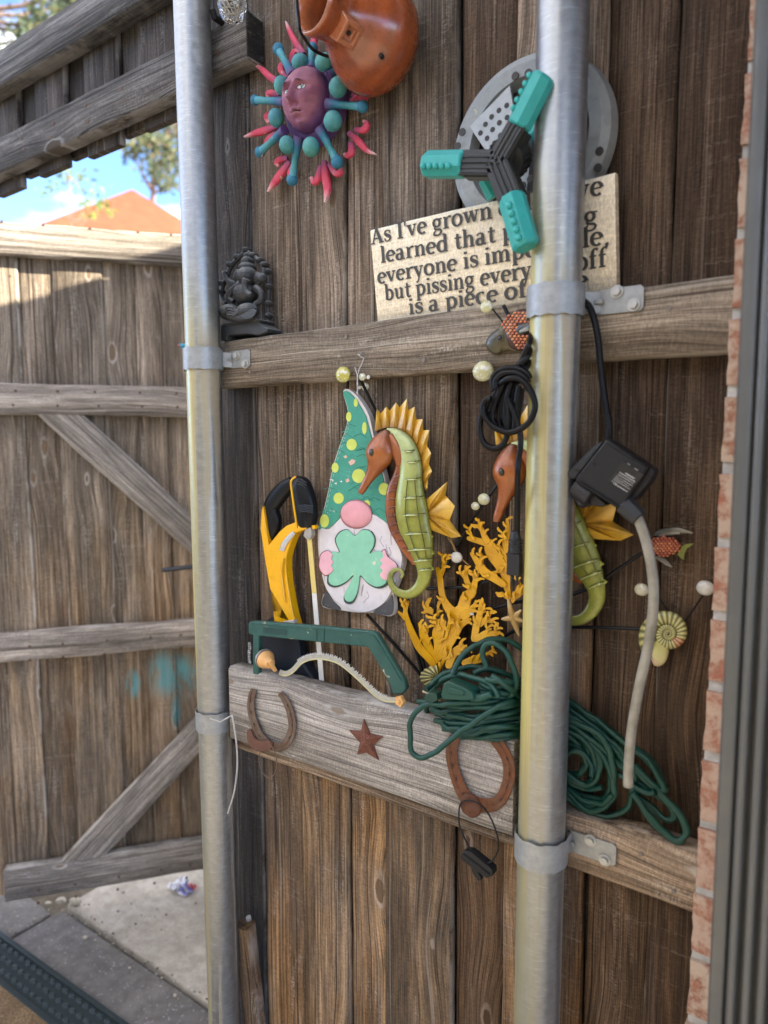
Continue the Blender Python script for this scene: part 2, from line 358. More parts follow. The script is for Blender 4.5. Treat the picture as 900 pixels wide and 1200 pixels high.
t.set(t.b.inputs['Normal'], t.bump(t.noise(t.n('TexCoord').outputs['Object'], 260, 3), .4, .002)); M_pearl = t.m
t = NT('cloudy_vinyl_hose'); t.b.inputs['Base Color'].default_value = (.62, .58, .48, 1); t.b.inputs['Transmission Weight'].default_value = .35
t.b.inputs['Roughness'].default_value = .38; t.b.inputs['Subsurface Weight'].default_value = .0
n_ = t.noise(t.n('TexCoord').outputs['Object'], 45, 4); t.set(t.b.inputs['Base Color'], t.mix(t.ss(n_, .35, .7), (.47, .44, .36), (.29, .26, .20))); M_hose = t.m
M_conc = stone('concrete', (.37, .325, .262), (.53, .475, .395), 26, fleck=(.58, .56, .52))
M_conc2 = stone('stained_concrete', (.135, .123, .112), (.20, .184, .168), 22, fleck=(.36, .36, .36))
M_dirt = stone('dirt', (.10, .08, .055), (.2, .165, .12), 40, bump=.8, dist=.008)
M_mort = stone('mortar', (.42, .395, .35), (.56, .53, .48), 80)
M_brick = brickmat()
M_grass = stone('lawn', (.03, .055, .018), (.07, .11, .035), 20, bump=.8, dist=.01)

# ------------------------------------------------------------------ lumber
def plank(mb, L, wd, th, axis='Z', nseg=26, jit=.0016, warp=.0):
    """a sawn board centred on the origin: eased corners, slightly uneven edges"""
    b = min(.004, th*.2); rg = None; ph = random.random()*99
    for i in range(nseg+1):
        a = -L/2+L*i/nseg
        def nz(k, sc=1.0): return noise.noise(Vector((a*5.5*sc, k*7.1+ph, ph)))
        el, er = wd/2+nz(1)*jit*1.6+nz(5, 5)*jit*.6, wd/2+nz(2)*jit*1.6+nz(6, 5)*jit*.6
        fy = -th/2+nz(3)*jit*.8; by = th/2; bow = nz(4, .25)*warp
        pts = [(-el+b, fy), (er-b, fy), (er, fy+b), (er, by-b), (er-b, by), (-el+b, by), (-el, by-b), (-el, fy+b)]
        r = mb.ring([Vector((p[0]+bow, p[1], a)) if axis == 'Z' else Vector((a, p[1], p[0]+bow)) for p in pts])
        if rg: mb.bridge(rg, r)
        else: mb.f.append(tuple(r))
        rg = r
    mb.f.append(tuple(reversed(rg))); return mb
def lumber(name, c, L, wd, th, axis, mat, parent, rot=None, nseg=26, jit=.0016, warp=0., label=None):
    mb = plank(MB(), L, wd, th, axis, nseg, jit, warp); c = Vector(c)
    o = build(name, mb, mat, parent, ang=50); 
    o.location = c-ORI[parent.name]; ORI[o.name] = c
    if rot: o.rotation_euler = rot
    if label: o['label'] = label
    return o

# ------------------------------------------------------------------ fence
ZC = CAM.z
fence = thing('wooden_fence', 'tall weathered board fence hung with garden ornaments and tools', 'fence', (-.5, .02, 0))
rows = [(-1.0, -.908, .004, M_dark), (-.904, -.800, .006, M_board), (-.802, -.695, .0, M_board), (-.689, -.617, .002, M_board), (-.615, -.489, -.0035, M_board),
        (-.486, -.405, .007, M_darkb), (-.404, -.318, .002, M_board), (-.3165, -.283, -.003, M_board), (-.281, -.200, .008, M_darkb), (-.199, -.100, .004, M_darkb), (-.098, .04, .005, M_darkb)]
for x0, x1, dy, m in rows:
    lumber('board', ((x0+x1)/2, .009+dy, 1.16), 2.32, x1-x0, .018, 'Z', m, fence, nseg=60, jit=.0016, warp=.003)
for k in range(8): # the second layer of boards behind the joints
    lumber('board', (-.95+k*.14, .036, 1.16), 2.3, .137, .016, 'Z', M_dark, fence, nseg=4)
lumber('rail', (-.45, -.0185, ZC+.1425), 1.05, .081, .0365, 'X', M_rail, fence, nseg=70, jit=.0014)
lumber('rail', (-.44, -.0185, ZC-.526), 1.0, .077, .0365, 'X', M_railb, fence, nseg=60)
lumber('plank', (-.628, -.0575, ZC-.456), .545, .136, .037, 'X', M_plank, fence, nseg=60, jit=.0022, label='silver grey plank nailed across the front of the lower rail')
# nails in the rails
mb = MB(); mb.col = (.2, .17, .15)
for x, z, y in [(-.87, .16, -.0375), (-.87, .125, -.0375), (-.66, .165, -.0375), (-.52, .12, -.0375), (-.19, .155, -.0375), (-.2, -.51, -.0375), (-.16, -.545, -.0375), (-.45, -.535, -.0375)]:
    mb = MB(); mb.col = (.2, .17, .15); mb.tube([(x, y, ZC+z), (x, y-.0012, ZC+z)], .0028, 8); build('nail', mb, M_rust, fence)

# header above the gate opening
hdr = thing('gate_header', 'dark plank header with two beams spanning above the open gateway', 'gate header', (-1.5, 0, 1.96))
x = -1.075; k = 0
while x > -2.6:
    wd = .118 if k % 2 == 0 else .075
    zb = (.611 if k % 2 == 0 else .634)+random.uniform(-.005, .005); zt = .885
    lumber('board', (x-wd/2, .010 if k % 2 == 0 else .026, ZC+(zb+zt)/2), zt-zb, wd+(.03 if k % 2 else -.002), .016, 'Z', M_dark, hdr, nseg=8)
    x -= wd-(.0 if k % 2 == 0 else .0); k += 1
lumber('beam', (-1.73, -.0185, ZC+.668), 1.735, .076, .037, 'X', M_beam, hdr, nseg=60)
lumber('beam', (-1.73, -.0215, ZC+.846), 1.735, .076, .043, 'X', M_beam, hdr, nseg=60)

mb = MB(); mb.box((-.861, -.0185, ZC+.668), .004, .0355, .073); build('beam_end', mb, wood('shaded_end_grain', (.018, .016, .015), (.03, .027, .025), (.05, .046, .043), 'X', pale=.2), hdr, bevel=.001)  # dark end grain, with the shade on the beam end painted in

# posts
def post(xt, xb, label):
    x0 = (xt+xb)/2
    p = thing('steel_post', label, 'fence post', (xb, -.070, 0), 'galvanized steel fence posts')
    mb = MB()
    n = 40; N = 30; pr = None
    for i in range(N+1):
        z = i/N*2.5; f = (z-.2)/1.9; c = Vector((xb+(xt-xb)*f, -.0695, z))
        r = mb.ring([c+Vector((math.cos(6.28319*k/n)*.0302, math.sin(6.28319*k/n)*.0302, 0)) for k in range(n)])
        if pr: mb.bridge(pr, r)
        else: mb.f.append(tuple(r))
        pr = r
    mb.f.append(tuple(pr))
    build('pipe', mb, M_galv, p)
    return p, lambda z: xb+(xt-xb)*((z-.2)/1.9)
boltm = MB(); boltm.col = (.42, .42, .4); boltm.tube([(0, .001, 0), (0, -.0015, 0)], .0078, 16); boltm.tube([(0, -.0015, 0), (0, -.0062, 0)], .0052, 6)
def bracket(p, xf, z, right, bolts, plate_h=.03, x0=None, x1=None, tilt=0.0, left=None):
    c = xf(z); mb = MB(); mb.col = (.30, .31, .305); n = 36
    a = mb.ring([Vector((c+math.cos(6.28319*k/n)*.0322, -.0695+math.sin(6.28319*k/n)*.0322, z-.0155)) for k in range(n)])
    b = mb.ring([Vector((c+math.cos(6.28319*k/n)*.0322, -.0695+math.sin(6.28319*k/n)*.0322, z+.0155)) for k in range(n)])
    a2 = mb.ring([Vector((c+math.cos(6.28319*k/n)*.0345, -.0695+math.sin(6.28319*k/n)*.0345, z-.0185+.0012*math.sin(k*2.1))) for k in range(n)])
    b2 = mb.ring([Vector((c+math.cos(6.28319*k/n)*.0345, -.0695+math.sin(6.28319*k/n)*.0345, z+.0185+.0012*math.sin(k*1.7))) for k in range(n)])
    mb.bridge(a2, b2); mb.bridge(a, a2); mb.bridge(b2, b)
    br = build('clamp_bracket', mb, M_zinc, p, ang=50)
    pl = MB(); pl.col = (.30, .31, .305)
    def plate(q0, q1):
        nonlocal pl
        xm = (q0+q1)/2; L = q1-q0
        o = [(-L/2, -plate_h/2)]+[(L/2-.004, -plate_h/2), (L/2, -plate_h/2+.004), (L/2, plate_h/2-.004), (L/2-.004, plate_h/2), (-L/2, plate_h/2)]
        pl.prism([Vector((xm+u, -.0405, z+v)) for u, v in o], (0, .0025, 0))
    plate(x0, x1)
    # bent ear that joins the band to the plate, and its stub
    pl.prism([Vector((c+.026, -.052, z-plate_h*.42)), Vector((c+.030, -.050, z-plate_h*.42)), Vector((x0+.004, -.0405, z-plate_h*.45)), Vector((x0, -.038, z-plate_h*.45))], (0, 0, plate_h*.86))
    pl.box((x0+.003, -.044, z), .010, .006, .005)
    o = build('plate', pl, M_zinc, br, bevel=.0008)
    if left: pl = MB(); pl.col = (.30, .31, .305); plate(*left); build('plate', pl, M_zinc, br, bevel=.0008)
    for bx, bz in bolts:
        if not hasattr(bracket, 'src'):
            bracket.src = build('bolt', MBat(boltm, Vector((bx, -.0408, z+bz))), M_zinc, br)
        else: inst(bracket.src, br, Vector((bx, -.0408+bolt_dc, z+bz)))
def MBat(m, loc):
    q = MB(); q.f = list(m.f); q.c = list(m.c); q.v = [p+loc for p in m.v]; return q
bolt_dc = (sum(boltm.v, Vector())/len(boltm.v)).y
pL, fL = post(-.9545, -.9435, 'left galvanized fence post beside the open gate, streaked yellow green')
pR, fR = post(-.3105, -.3215, 'right galvanized fence post in front of the lettered sign and cords')
bracket(pL, fL, ZC+.148, True, [(-.897, .0065), (-.877, -.0095)], x0=-.915, x1=-.867)
bracket(pL, fL, ZC-.497, True, [], x0=-.915, x1=-.890)
bracket(pR, fR, ZC+.170, True, [(-.249, .010), (-.229, -.0075)], x0=-.272, x1=-.218)
bracket(pR, fR, ZC-.523, True, [(-.262, .011), (-.243, -.009), (-.362, .004)], x0=-.29, x1=-.229, left=(-.3695, -.345))

# ------------------------------------------------------------------ gate standing open
GA = math.radians(51.0); GD = Vector((math.cos(GA), math.sin(GA), 0)); GN = Vector((math.sin(GA), -math.cos(GA), 0)); G0 = Vector((-1.912, -.015, 0))
gate = thing('wooden_gate', 'wooden plank gate standing ajar with diagonal braces and rails', 'gate', G0)
grz = (0, 0, GA)
def gpt(x, y, off=0.0):
    d = FW+(x-450)/FPX*RT-(y-600)/FPX*UP; t = ((G0+GN*off-CAM).dot(GN))/d.dot(GN); return CAM+d*t
def gl(u, z, off): return G0+GD*u+GN*off+Vector((0, 0, z))
gx = [-.20, -.055, .05, .10, .165, .285, .34, .435, .53, .64, .75, .86, .97]
def gu(px, py): return (gpt(px, py)-G0).dot(GD)
edges = [-.25, -.13, gu(20, 380), gu(60, 380), gu(120, 380), gu(158, 380), gu(192, 380)]
edges += [edges[-1]+.105, edges[-1]+.22, edges[-1]+.33, edges[-1]+.46]
for i in range(len(edges)-1):
    u0, u1 = edges[i], edges[i+1]
    o_ = -.047 if i % 2 else -.055
    lumber('board', gl((u0+u1)/2, .075+(1.93-.075)/2, o_), 1.93-.075-random.uniform(0, .008), (u1-u0)+(.03 if i % 2 == 0 else -.002), .016 if i % 2 else .014, 'Z', M_gate, gate, rot=grz, nseg=30)
zr = lambda y0, y1, x: ((gpt(x, y0).z+gpt(x, y1).z)/2, abs(gpt(x, y0).z-gpt(x, y1).z))
for (ya, yb, u0, m) in ((259, 296, -.5, M_gatex), (449.3, 486, -.3, M_gatex), (743.5, 776.5, -.3, M_gatex), (1021.5, 1059, .0, M_gatex)):
    z, h = zr(ya, yb, 3); L = .98-u0
    lumber('rail', gl(u0+L/2, z, -.0185), L, h, .037, 'X', m, gate, rot=grz, nseg=40, jit=.0022)
def brace(p1, p2, wd):
    a = gpt(*p1, -.0195); b = gpt(*p2, -.0195); m = (a+b)/2; v = b-a
    L = v.length; ang = math.atan2(v.z, v.dot(GD))
    o = lumber('brace', m, L, wd, .034, 'X', M_gatex, gate, nseg=30)
    o.rotation_euler = (Matrix.Rotation(GA, 3, 'Z')@Matrix.Rotation(-ang, 3, 'Y')).to_euler()
brace((58, 474), (336, 728), .082)
brace((80, 1023), (318, 767), .084)
for (x, y, rx, ry) in ((152, 790, 7, 20), (190, 790, 15, 34), (210, 800, 10, 26), (163, 800, 5, 18), (200, 770, 18, 14)): pass
t = NT('teal_paint_smear'); n_ = t.noise(t.n('TexCoord').outputs['Object'], 14, 5, .7)
# a thin smear of teal paint left on the gate boards: soft edged, so it is mixed into the board colour
def smear_board_mat():
    m = M_gate.copy(); m.name = 'gate_board_with_teal_paint'; T = m.node_tree; b = T.nodes['Principled BSDF']; old = b.inputs['Base Color'].links[0].from_socket
    q = NT.__new__(NT); q.m = m; q.t = T; q.b = b
    pos = q.n('NewGeometry').outputs['Position']; acc = None
    for (x, y, rx, rz) in ((156, 802, .022, .045), (194, 788, .05, .075), (216, 792, .04, .07), (206, 832, .014, .06)):
        c = gpt(x, y, -.045); d = q.vm('MULTIPLY', q.vm('SUBTRACT', pos, tuple(c)), (1/rx, 1/rx, 1/rz))
        L = q.n('VectorMath', {0: d}, operation='LENGTH').outputs[1]; f = q.ss(L, .4, 1.3, 1, 0)
        acc = f if acc is None else q.math('MAXIMUM', acc, f)
    nn = q.noise(q.vm('MULTIPLY', pos, (40, 40, 12)), 1.0, 5, .7)
    q.set(b.inputs['Base Color'], q.mix(q.math('MULTIPLY', q.math('MULTIPLY', acc, .75), q.ss(nn, .3, .56)), old, (.10, .36, .40)))
    return m
M_smear = smear_board_mat()
for o in gate.children:
    if o.name.startswith('board') and (ORI[o.name]-G0).dot(GD) > .2: o.data.materials[0] = M_smear
a, b = gpt(190, 668, .012), gpt(228, 664, .012); mb = MB(); mb.col = (.03, .035, .045)
mb.tube([a, b+(b-a)*.6], .0065, 10); mb.col = (.06, .07, .09); mb.tube([b-GN*.035, b+GN*.006], .011, 10); mb.col = (.03, .035, .045); mb.tube([b, b+Vector((0, 0, .018))], .006, 8)
build('latch', mb, M_met, gate)
a, b = gpt(211, 405, .03), gpt(232, 405, .03); mb = MB(); mb.col = (.02, .35, .55); mb.tube([a, b], .0055, 8); mb.col = (.5, .12, .08); mb.tube([a-(b-a).normalized()*.006, a], .0035, 8)
mb.col = (.2, .2, .2); mb.tube([b, b-GN*.05], .003, 6)
build('hook_handle', mb, M_plas, gate, label='blue and red tipped handle near the top of the gate')

nm = MB(); nm.col = (.10, .055, .035); nm.tube([(0, .001, 0), (0, -.0014, 0)], .0036, 9)
nl = build('nail', MBat(nm, Vector((-1.2, -.0372, ZC+.68))), M_rust, hdr)
for x, z in ((-1.19, .655), (-1.32, .682), (-1.315, .65), (-1.44, .678), (-1.45, .652), (-1.57, .68), (-1.56, .655), (-1.02, .675), (-.93, .66), (-1.2, .86), (-1.33, .835), (-1.46, .858)): inst(nl, hdr, Vector((x, -.0372-(.005 if z > .8 else 0), ZC+z)))
gnl = build('nail', MBat(nm, gl(.1, 1.8, .001)), M_rust, gate); gnl.data.transform(Matrix.Rotation(GA, 4, 'Z'))
for u in (-.05, .09, .19, .30, .41, .5):
    for py in (277, 468, 760, 1040):
        z = gpt(110, py).z
        for dz in (-.018, .02):
            if py == 277 and dz < 0: continue
            inst(gnl, gate, gl(u+random.uniform(-.012, .012), z+dz, .0005))
# ------------------------------------------------------------------ ground
mb = MB(); g = 220
for x, y in ((-g, -g), (g, -g), (g, g), (-g, g)): mb.add((x, y, -.045))
mb.f.append((0, 1, 2, 3)); build('ground', mb, M_dirt, kind='structure', sm=False)
mb = MB()
for x, y in ((-60, -60), (60, -60), (60, -5), (-60, -5)): mb.add((x, y, -.04))
mb.f.append((0, 1, 2, 3)); build('lawn', mb, M_grass, kind='structure', sm=False)
def slab(name, poly, mat, z=0, t=.06, jag=.006):
    P = []
    for i, p in enumerate(poly):
        q = poly[(i+1) % len(poly)]; L = math.hypot(q[0]-p[0], q[1]-p[1]); n = max(2, int(L/.02)) if L < 3 else 12
        for k in range(n):
            f = k/n; x, y = p[0]+(q[0]-p[0])*f, p[1]+(q[1]-p[1])*f
            P.append(Vector((x+noise.noise(Vector((x*30, y*30, 1)))*jag, y+noise.noise(Vector((x*30, y*30, 9)))*jag, z)))
    m = MB(); m.prism(P, (0, 0, -t)); return build(name, m, mat, kind='structure', sm=False, bevel=.006)
slab('concrete_slab', [(-1.87, .138), (1.5, .138), (1.5, 3.2), (-1.87, 3.2)], M_conc)
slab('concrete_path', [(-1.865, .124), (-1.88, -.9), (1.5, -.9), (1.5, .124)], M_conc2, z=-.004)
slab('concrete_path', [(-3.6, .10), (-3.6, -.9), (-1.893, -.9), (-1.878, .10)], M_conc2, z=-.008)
slab('patio', [(-3.6, -.915), (-3.6, -5), (1.5, -5), (1.5, -.915)], M_conc, z=-.004)
def bit(name, px, py, r, col, mat, label, cat, group=None, sz=(1, .8, .5)):
    d = FW+(px-450)/FPX*RT-(py-600)/FPX*UP; p = CAM+d*(-CAM.z/d.z); m = MB(); m.col = col
    m.sph(p+Vector((0, 0, r*.45)), r*sz[0], r*sz[1], r*sz[2], 8, 5)
    m.v = [v+Vector((noise.noise(v*90), noise.noise(v*90+Vector((5, 0, 0))), abs(noise.noise(v*70))))*r*.35 for v in m.v]
    return tag(build(name, m, mat, ang=25), label, cat, group)
for x, y, r, lb in ((72, 1058, .016, 'pale stone chip between the gate foot and the grey slab'), (88, 1060, .018, 'largest pale stone chip at the corner of the light concrete slab'), (100, 1100, .008, 'small stone chip partway along the joint between the slabs'),
        (144, 1046, .006, 'tiny white pebble on the light concrete under the gate rail'), (57, 1060, .010, 'leftmost stone chip lying under the gate bottom rail'), (205, 1168, .006, 'small chip on the slab joint near the left post'), (152, 1135, .005, 'dark crumb on the grey slab between doormat and joint')):
    bit('pebble', x, y, r, (.42, .37, .28), M_rust, lb, 'stone', 'stone chips by the slab joint')
# crumpled wrapper: a folded sheet
d = FW+(214-450)/FPX*RT-(1043-600)/FPX*UP; p = CAM+d*(-CAM.z/d.z); mb = MB()
n = 9; idx = []
for i in range(n):
    for j in range(n):
        u, v = i/(n-1)-.5, j/(n-1)-.5; q = Vector((u*.085, v*.05, .006+abs(noise.noise(Vector((i*1.3, j*1.7, 3))))*.055*(1-abs(u))))
        cc = (.62, .62, .66) if (u < .1 or j % 3 == 0) else (.10, .10, .34)
        if u > .05 and j > 5: cc = (.45, .08, .08)
        idx.append(mb.add(p+q, cc))
for i in range(n-1):
    for j in range(n-1): mb.f.append((idx[i*n+j], idx[(i+1)*n+j], idx[(i+1)*n+j+1], idx[i*n+j+1]))
tag(build('candy_wrapper', mb, M_gloss, sm=False), 'crumpled white and blue wrapper lying on the concrete behind the gate', 'litter')
# grit along the joints and gate foot
mb = MB(); random.seed(21)
for k in range(260):
    u = random.random()
    if k % 3: x, y = -1.87+u*1.2, .131+random.gauss(0, .012)
    elif k % 2: x, y = -1.885+random.gauss(0, .01), -.3+u*.45
    else: x, y = -1.9+u*.6, .1+u*.55*random.random()
    mb.col = random.choice([(.30, .26, .19), (.16, .12, .08), (.42, .38, .30), (.09, .07, .04)]); r = random.uniform(.0012, .0042)
    mb.sph((x, y, r*.4+.001), r, r*random.uniform(.6, 1.2), r*.6, 5, 3)
build('grit', mb, M_flat, kind='stuff', sm=False)
# doormat
def gp(px, py, z=0):
    d = FW+(px-450)/FPX*RT-(py-600)/FPX*UP; return CAM+d*((z-CAM.z)/d.z)
A, B = gp(0, 1095), gp(145, 1200); ax = (B-A).normalized(); ay = Vector((ax.y, -ax.x, 0))
MW, ML, bw = .5, .85, .098; org = A-ax*.12
mat_ = thing('doormat', 'brown doormat with a black patterned rubber border', 'doormat', org)
mb = MB(); mb.col = (.030, .042, .044)
P4 = lambda u, v, z: org+ax*u+ay*v+Vector((0, 0, z))
mb.prism([P4(0, 0, .006), P4(ML, 0, .006), P4(ML, MW, .006), P4(0, MW, .006)], (0, 0, -.009))
for r_ in (0.006, bw): # raised edge lines
    o_, i_ = r_-.006, r_+.006
    for q in (((o_, o_), (ML-o_, o_), (ML-o_, i_), (o_, i_)), ((o_, MW-i_), (ML-o_, MW-i_), (ML-o_, MW-o_), (o_, MW-o_)), ((o_, o_), (i_, o_), (i_, MW-o_), (o_, MW-o_)), ((ML-i_, o_), (ML-o_, o_), (ML-o_, MW-o_), (ML-i_, MW-o_))):
        mb.prism([P4(u, v, .013) for u, v in q], (0, 0, -.0065))
build('rubber_border', mb, M_rub, mat_, bevel=.001)
mb = MB(); mb.col = (.045, .06, .062)
for k in range(int(ML/.028)):
    for j in range(3):
        for vv in ((.022+j*.026) , MW-.022-j*.026):
            mb.sph(P4(.02+k*.028+(j % 2)*.014, vv, .006), .0115, .0075, .006, 6, 4)
build('rubber_stud', mb, M_rub, mat_, kind='stuff')
mb = MB(); mb.prism([P4(bw+.006, bw+.006, .0125), P4(ML-bw-.006, bw+.006, .0125), P4(ML-bw-.006, MW-bw-.006, .0125), P4(bw+.006, MW-bw-.006, .0125)], (0, 0, -.006))
M_coir = stone('coir', (.17, .10, .045), (.40, .27, .15), 160, bump=1, dist=.006); build('coir_panel', mb, M_coir, mat_, sm=False)

# ------------------------------------------------------------------ the brick house on the right
house = thing('brick_house', 'brick house corner with a low eave at the right of the fence', 'house', (.9, 1.5, 0))
bx = lambda z: -.1245+.016*(z-ZC)
mb = MB(); mb.prism([Vector((bx(0)+.002, -.066, 0)), Vector((2.4, -.066, 0)), Vector((2.4, -.066, 2.49)), Vector((bx(2.49)+.002, -.066, 2.49))], (0, 5.2, 0))
wall = build('wall', mb, M_mort, house, sm=False)
bs = MB(); bs.box((0, 0, 0), .194, .09, .068); bs2 = MB(); bs2.box((0, 0, 0), .092, .09, .068)
def rough_brick(L):
    m = MB()
    bm = bmesh.new(); bmesh.ops.create_cube(bm, size=1); bmesh.ops.subdivide_edges(bm, edges=bm.edges, cuts=4, use_grid_fill=True)
    s = random.random()*50
    for v in bm.verts:
        p = Vector((v.co.x*L, v.co.y*.09, v.co.z*.069)); e = sum(abs(abs(c)-.5) < .01 for c in v.co)
        q = Vector((s+p.x*60, p.y*60, p.z*60)); p += Vector((noise.noise(q), noise.noise(q+Vector((9, 0, 0))), noise.noise(q+Vector((0, 9, 0)))))*(.0022 if e < 2 else .0022)
        if e >= 2: p *= .985
        m.add(p)
    m.f = [tuple(v.index for v in f.verts) for f in bm.faces] if [bm.verts.index_update()] else []
    bm.free(); return m
fullb = [MBat(rough_brick(.194), Vector((0, 0, 0))) for _ in range(4)]; halfb = [rough_brick(.092) for _ in range(4)]
srcs = {}
z0 = -.269+ZC; courses = [z0+.081*k for k in range(-13, 16)]
for ci, zc in enumerate(courses):
    zm = zc+.0405; x = bx(zm); hb = ci % 2
    for j, L in enumerate(([.092] if hb else [])+[.194]*2):
        key = (L, (ci*3+j) % 4); loc = Vector((x+L/2+random.uniform(-.001, .001), -.0275+random.uniform(-.001, .001), zm))
        if key not in srcs:
            m = MBat((halfb if L < .1 else fullb)[key[1]], loc); srcs[key] = build('brick', m, M_brick, wall, ang=60)
        else: inst(srcs[key], wall, loc)
        x += L+.011
mb = MB(); mb.prism([Vector((-.30, -1.6, 2.495)), Vector((-.30, -1.6, 2.618)), Vector((2.0, -1.6, 3.318)), Vector((2.7, -1.6, 3.318)), Vector((2.7, -1.6, 2.495))], (0, 7.5, 0))
build('roof', mb, stone('shingles', (.06, .055, .05), (.11, .1, .09), 30), house, sm=False)
# unseen wall added behind the viewer, so the fence is lit more from above
shade_wall = thing('added_shade_wall', 'unseen plain wall added to cut the low skylight on the fence', 'wall', (-1, -3.0, 0))
mb = MB(); mb.box((-1.2, -3.0, 1.15), 7.4, .22, 2.3); build('wall', mb, stone('tan_render', (.30, .27, .23), (.37, .34, .29), 6), shade_wall, sm=False)
mb = MB(); mb.box((-1.2, -3.0, 2.33), 7.5, .30, .06); build('coping', mb, M_conc, shade_wall, bevel=.01)
# corrugated downspout
ds = thing('downspout', 'dark grey corrugated metal downspout against the brick corner', 'downspout', (-.05, -.2, 0))
mb = MB(); prof = [(-.093, -.150), (-.0945, -.196), (-.0925, -.2)]
x = -.086
prof += [(-.083, -.2), (-.0815, -.1985)]
for k in range(7):
    u = -.080+k*.0125
    prof += [(u, -.1935), (u+.0012, -.1985), (u+.0025, -.2015), (u+.0062, -.2022), (u+.0082, -.200), (u+.0096, -.1955), (u+.011, -.1925)]
prof += [(.012, -.2), (.0145, -.196), (.0145, -.150)]
pr = None; mb.col = (.105, .105, .098)
for i in range(14):
    z = i/13*2.62; r = mb.ring([Vector((a_+.0, b_, z)) for a_, b_ in prof])
    if pr: mb.bridge(pr, r)
    else: mb.f.append(tuple(r))
    pr = r
mb.f.append(tuple(pr))
build('pipe', mb, paint('bronze_aluminium', .42, metal=.35, var=.1, scale=12, bump=.05), ds, ang=60)
mb = MB(); mb.col = (.105, .105, .098)
mb.box((-.04, -.125, 2.45), .12, .11, .03); mb.box((-.04, -.125, .25), .12, .11, .03); build('strap', mb, M_plas, ds)

# ------------------------------------------------------------------ beyond the gate: roof and trees
def far(px, py, dist): d = (FW+(px-450)/FPX*RT-(py-600)/FPX*UP); return CAM+d*(dist/math.hypot(d.x, d.y))
ap = far(155, 222, 17)
hd = (ap-CAM); hd.z = 0; hd.normalize(); hr = Vector((hd.y, -hd.x, 0))
t = NT('orange_tiles'); tc = t.n('TexCoord').outputs['Object']; n_ = t.noise(tc, 3, 4); wv = t.n('TexWave', {'Vector': tc, 'Scale': 4.5, 'Distortion': 1.0}, bands_direction='Z').outputs[1]
t.set(t.b.inputs['Base Color'], t.mix(t.ss(n_, .3, .7), (.22, .045, .016), (.27, .066, .027))); t.set(t.b.inputs['Normal'], t.bump(wv, .5, .03)); t.b.inputs['Roughness'].default_value = .85; M_tile = t.m
base = ap.copy(); base.z = 0
oh = thing('neighbour_house', 'house with an orange hipped roof rising behind the gate', 'house', base)
zb = ap.z-1.95; th_ = math.radians(10); hr, hd = hr*math.cos(th_)+hd*math.sin(th_), hd*math.cos(th_)-hr*math.sin(th_)
mb = MB(); apx = mb.add(ap); cs = [mb.add(Vector((ap.x, ap.y, zb))+hr*a+hd*b) for a, b in ((-2.6, -2.2), (2.3, -2.2), (2.3, 2.6), (-2.6, 2.6))]
for i in range(4): mb.f.append((apx, cs[i], cs[(i+1) % 4]))
mb.f.append(tuple(cs)); build('roof', mb, M_tile, oh, sm=False)
mb = MB(); q = [Vector((ap.x, ap.y, 0))+hr*a+hd*b for a, b in ((-2.3, -1.9), (2.0, -1.9), (2.0, 2.3), (-2.3, 2.3))]; mb.prism(q, (0, 0, zb+.01)); build('wall', mb, stone('render_wall', (.45, .40, .33), (.52, .47, .4), 4), oh, sm=False)
def leafcloud(mb, c, rad, n, size, cols, sq=(1, 1, 1)):
    for _ in range(n):
        v = Vector((random.gauss(0, .5), random.gauss(0, .5), random.gauss(0, .5)))
        p = c+Vector((v.x*rad*sq[0], v.y*rad*sq[1], v.z*rad*sq[2])); s = size*random.uniform(.6, 1.4)
        a = Vector((random.gauss(0, 1), random.gauss(0, 1), random.gauss(0, 1))).normalized(); b = a.orthogonal().normalized()
        cc = random.choice(cols); i = [mb.add(p+a*s, cc), mb.add(p+b*s*.4, cc), mb.add(p-a*s, cc), mb.add(p-b*s*.4, cc)]; mb.f.append(tuple(i))
def tree(name, label, top, base, clumps, leaf, cols, tr=.12, bark=(.16, .10, .075)):
    T = thing(name, label, 'tree', base)
    m = MB(); m.col = bark; N = 9
    pts = [base+(top-base)*(i/N)+Vector((noise.noise(Vector((i*.7, base.x, 1))), noise.noise(Vector((i*.7, base.y, 4))), 0))*(.25 if tr > .1 else .03) for i in range(N+1)]
    m.tube(pts, [tr*(1-.85*i/N) for i in range(N+1)], 8)
    for c, r, n, sq in clumps:
        k = min(range(2, N+1), key=lambda i: (pts[i]-c).length+max(0, pts[i].z-c.z)*2)
        m.tube([pts[k], (pts[k]+c)/2+Vector((0, 0, -.1)), c], [tr*.3, tr*.2, tr*.06], 6)
    build('trunk', m, M_flat, T)
    m = MB()
    for c, r, n, sq in clumps: leafcloud(m, c, r, n, leaf, cols, sq)
    build('crown', m, M_leafp, T, sm=False)
GR = [(.08, .11, .05), (.06, .09, .045), (.12, .135, .055), (.17, .165, .075), (.05, .075, .04), (.14, .125, .06)]
D = 22
top = far(178, 120, D); bs_ = far(168, 300, D); bs_.z = 0
tree('pine_tree', 'tall loose crowned tree behind the orange roof, seen past the left post', top, bs_,
     [(far(x, y, D+random.uniform(-.8, .8)), r*.9, int(n*.5), (1, 1, .7)) for x, y, r, n in ((165, 160, .55, 420), (190, 170, .65, 520), (205, 190, .6, 420), (182, 195, .5, 320), (155, 178, .4, 220), (195, 215, .4, 240), (210, 150, .7, 450), (172, 140, .7, 450), (225, 120, .9, 500), (150, 100, .9, 500))], .10, GR, tr=.22, bark=(.30, .19, .14))
top = far(-30, -60, 15); bs_ = far(-80, 300, 15); bs_.z = 0
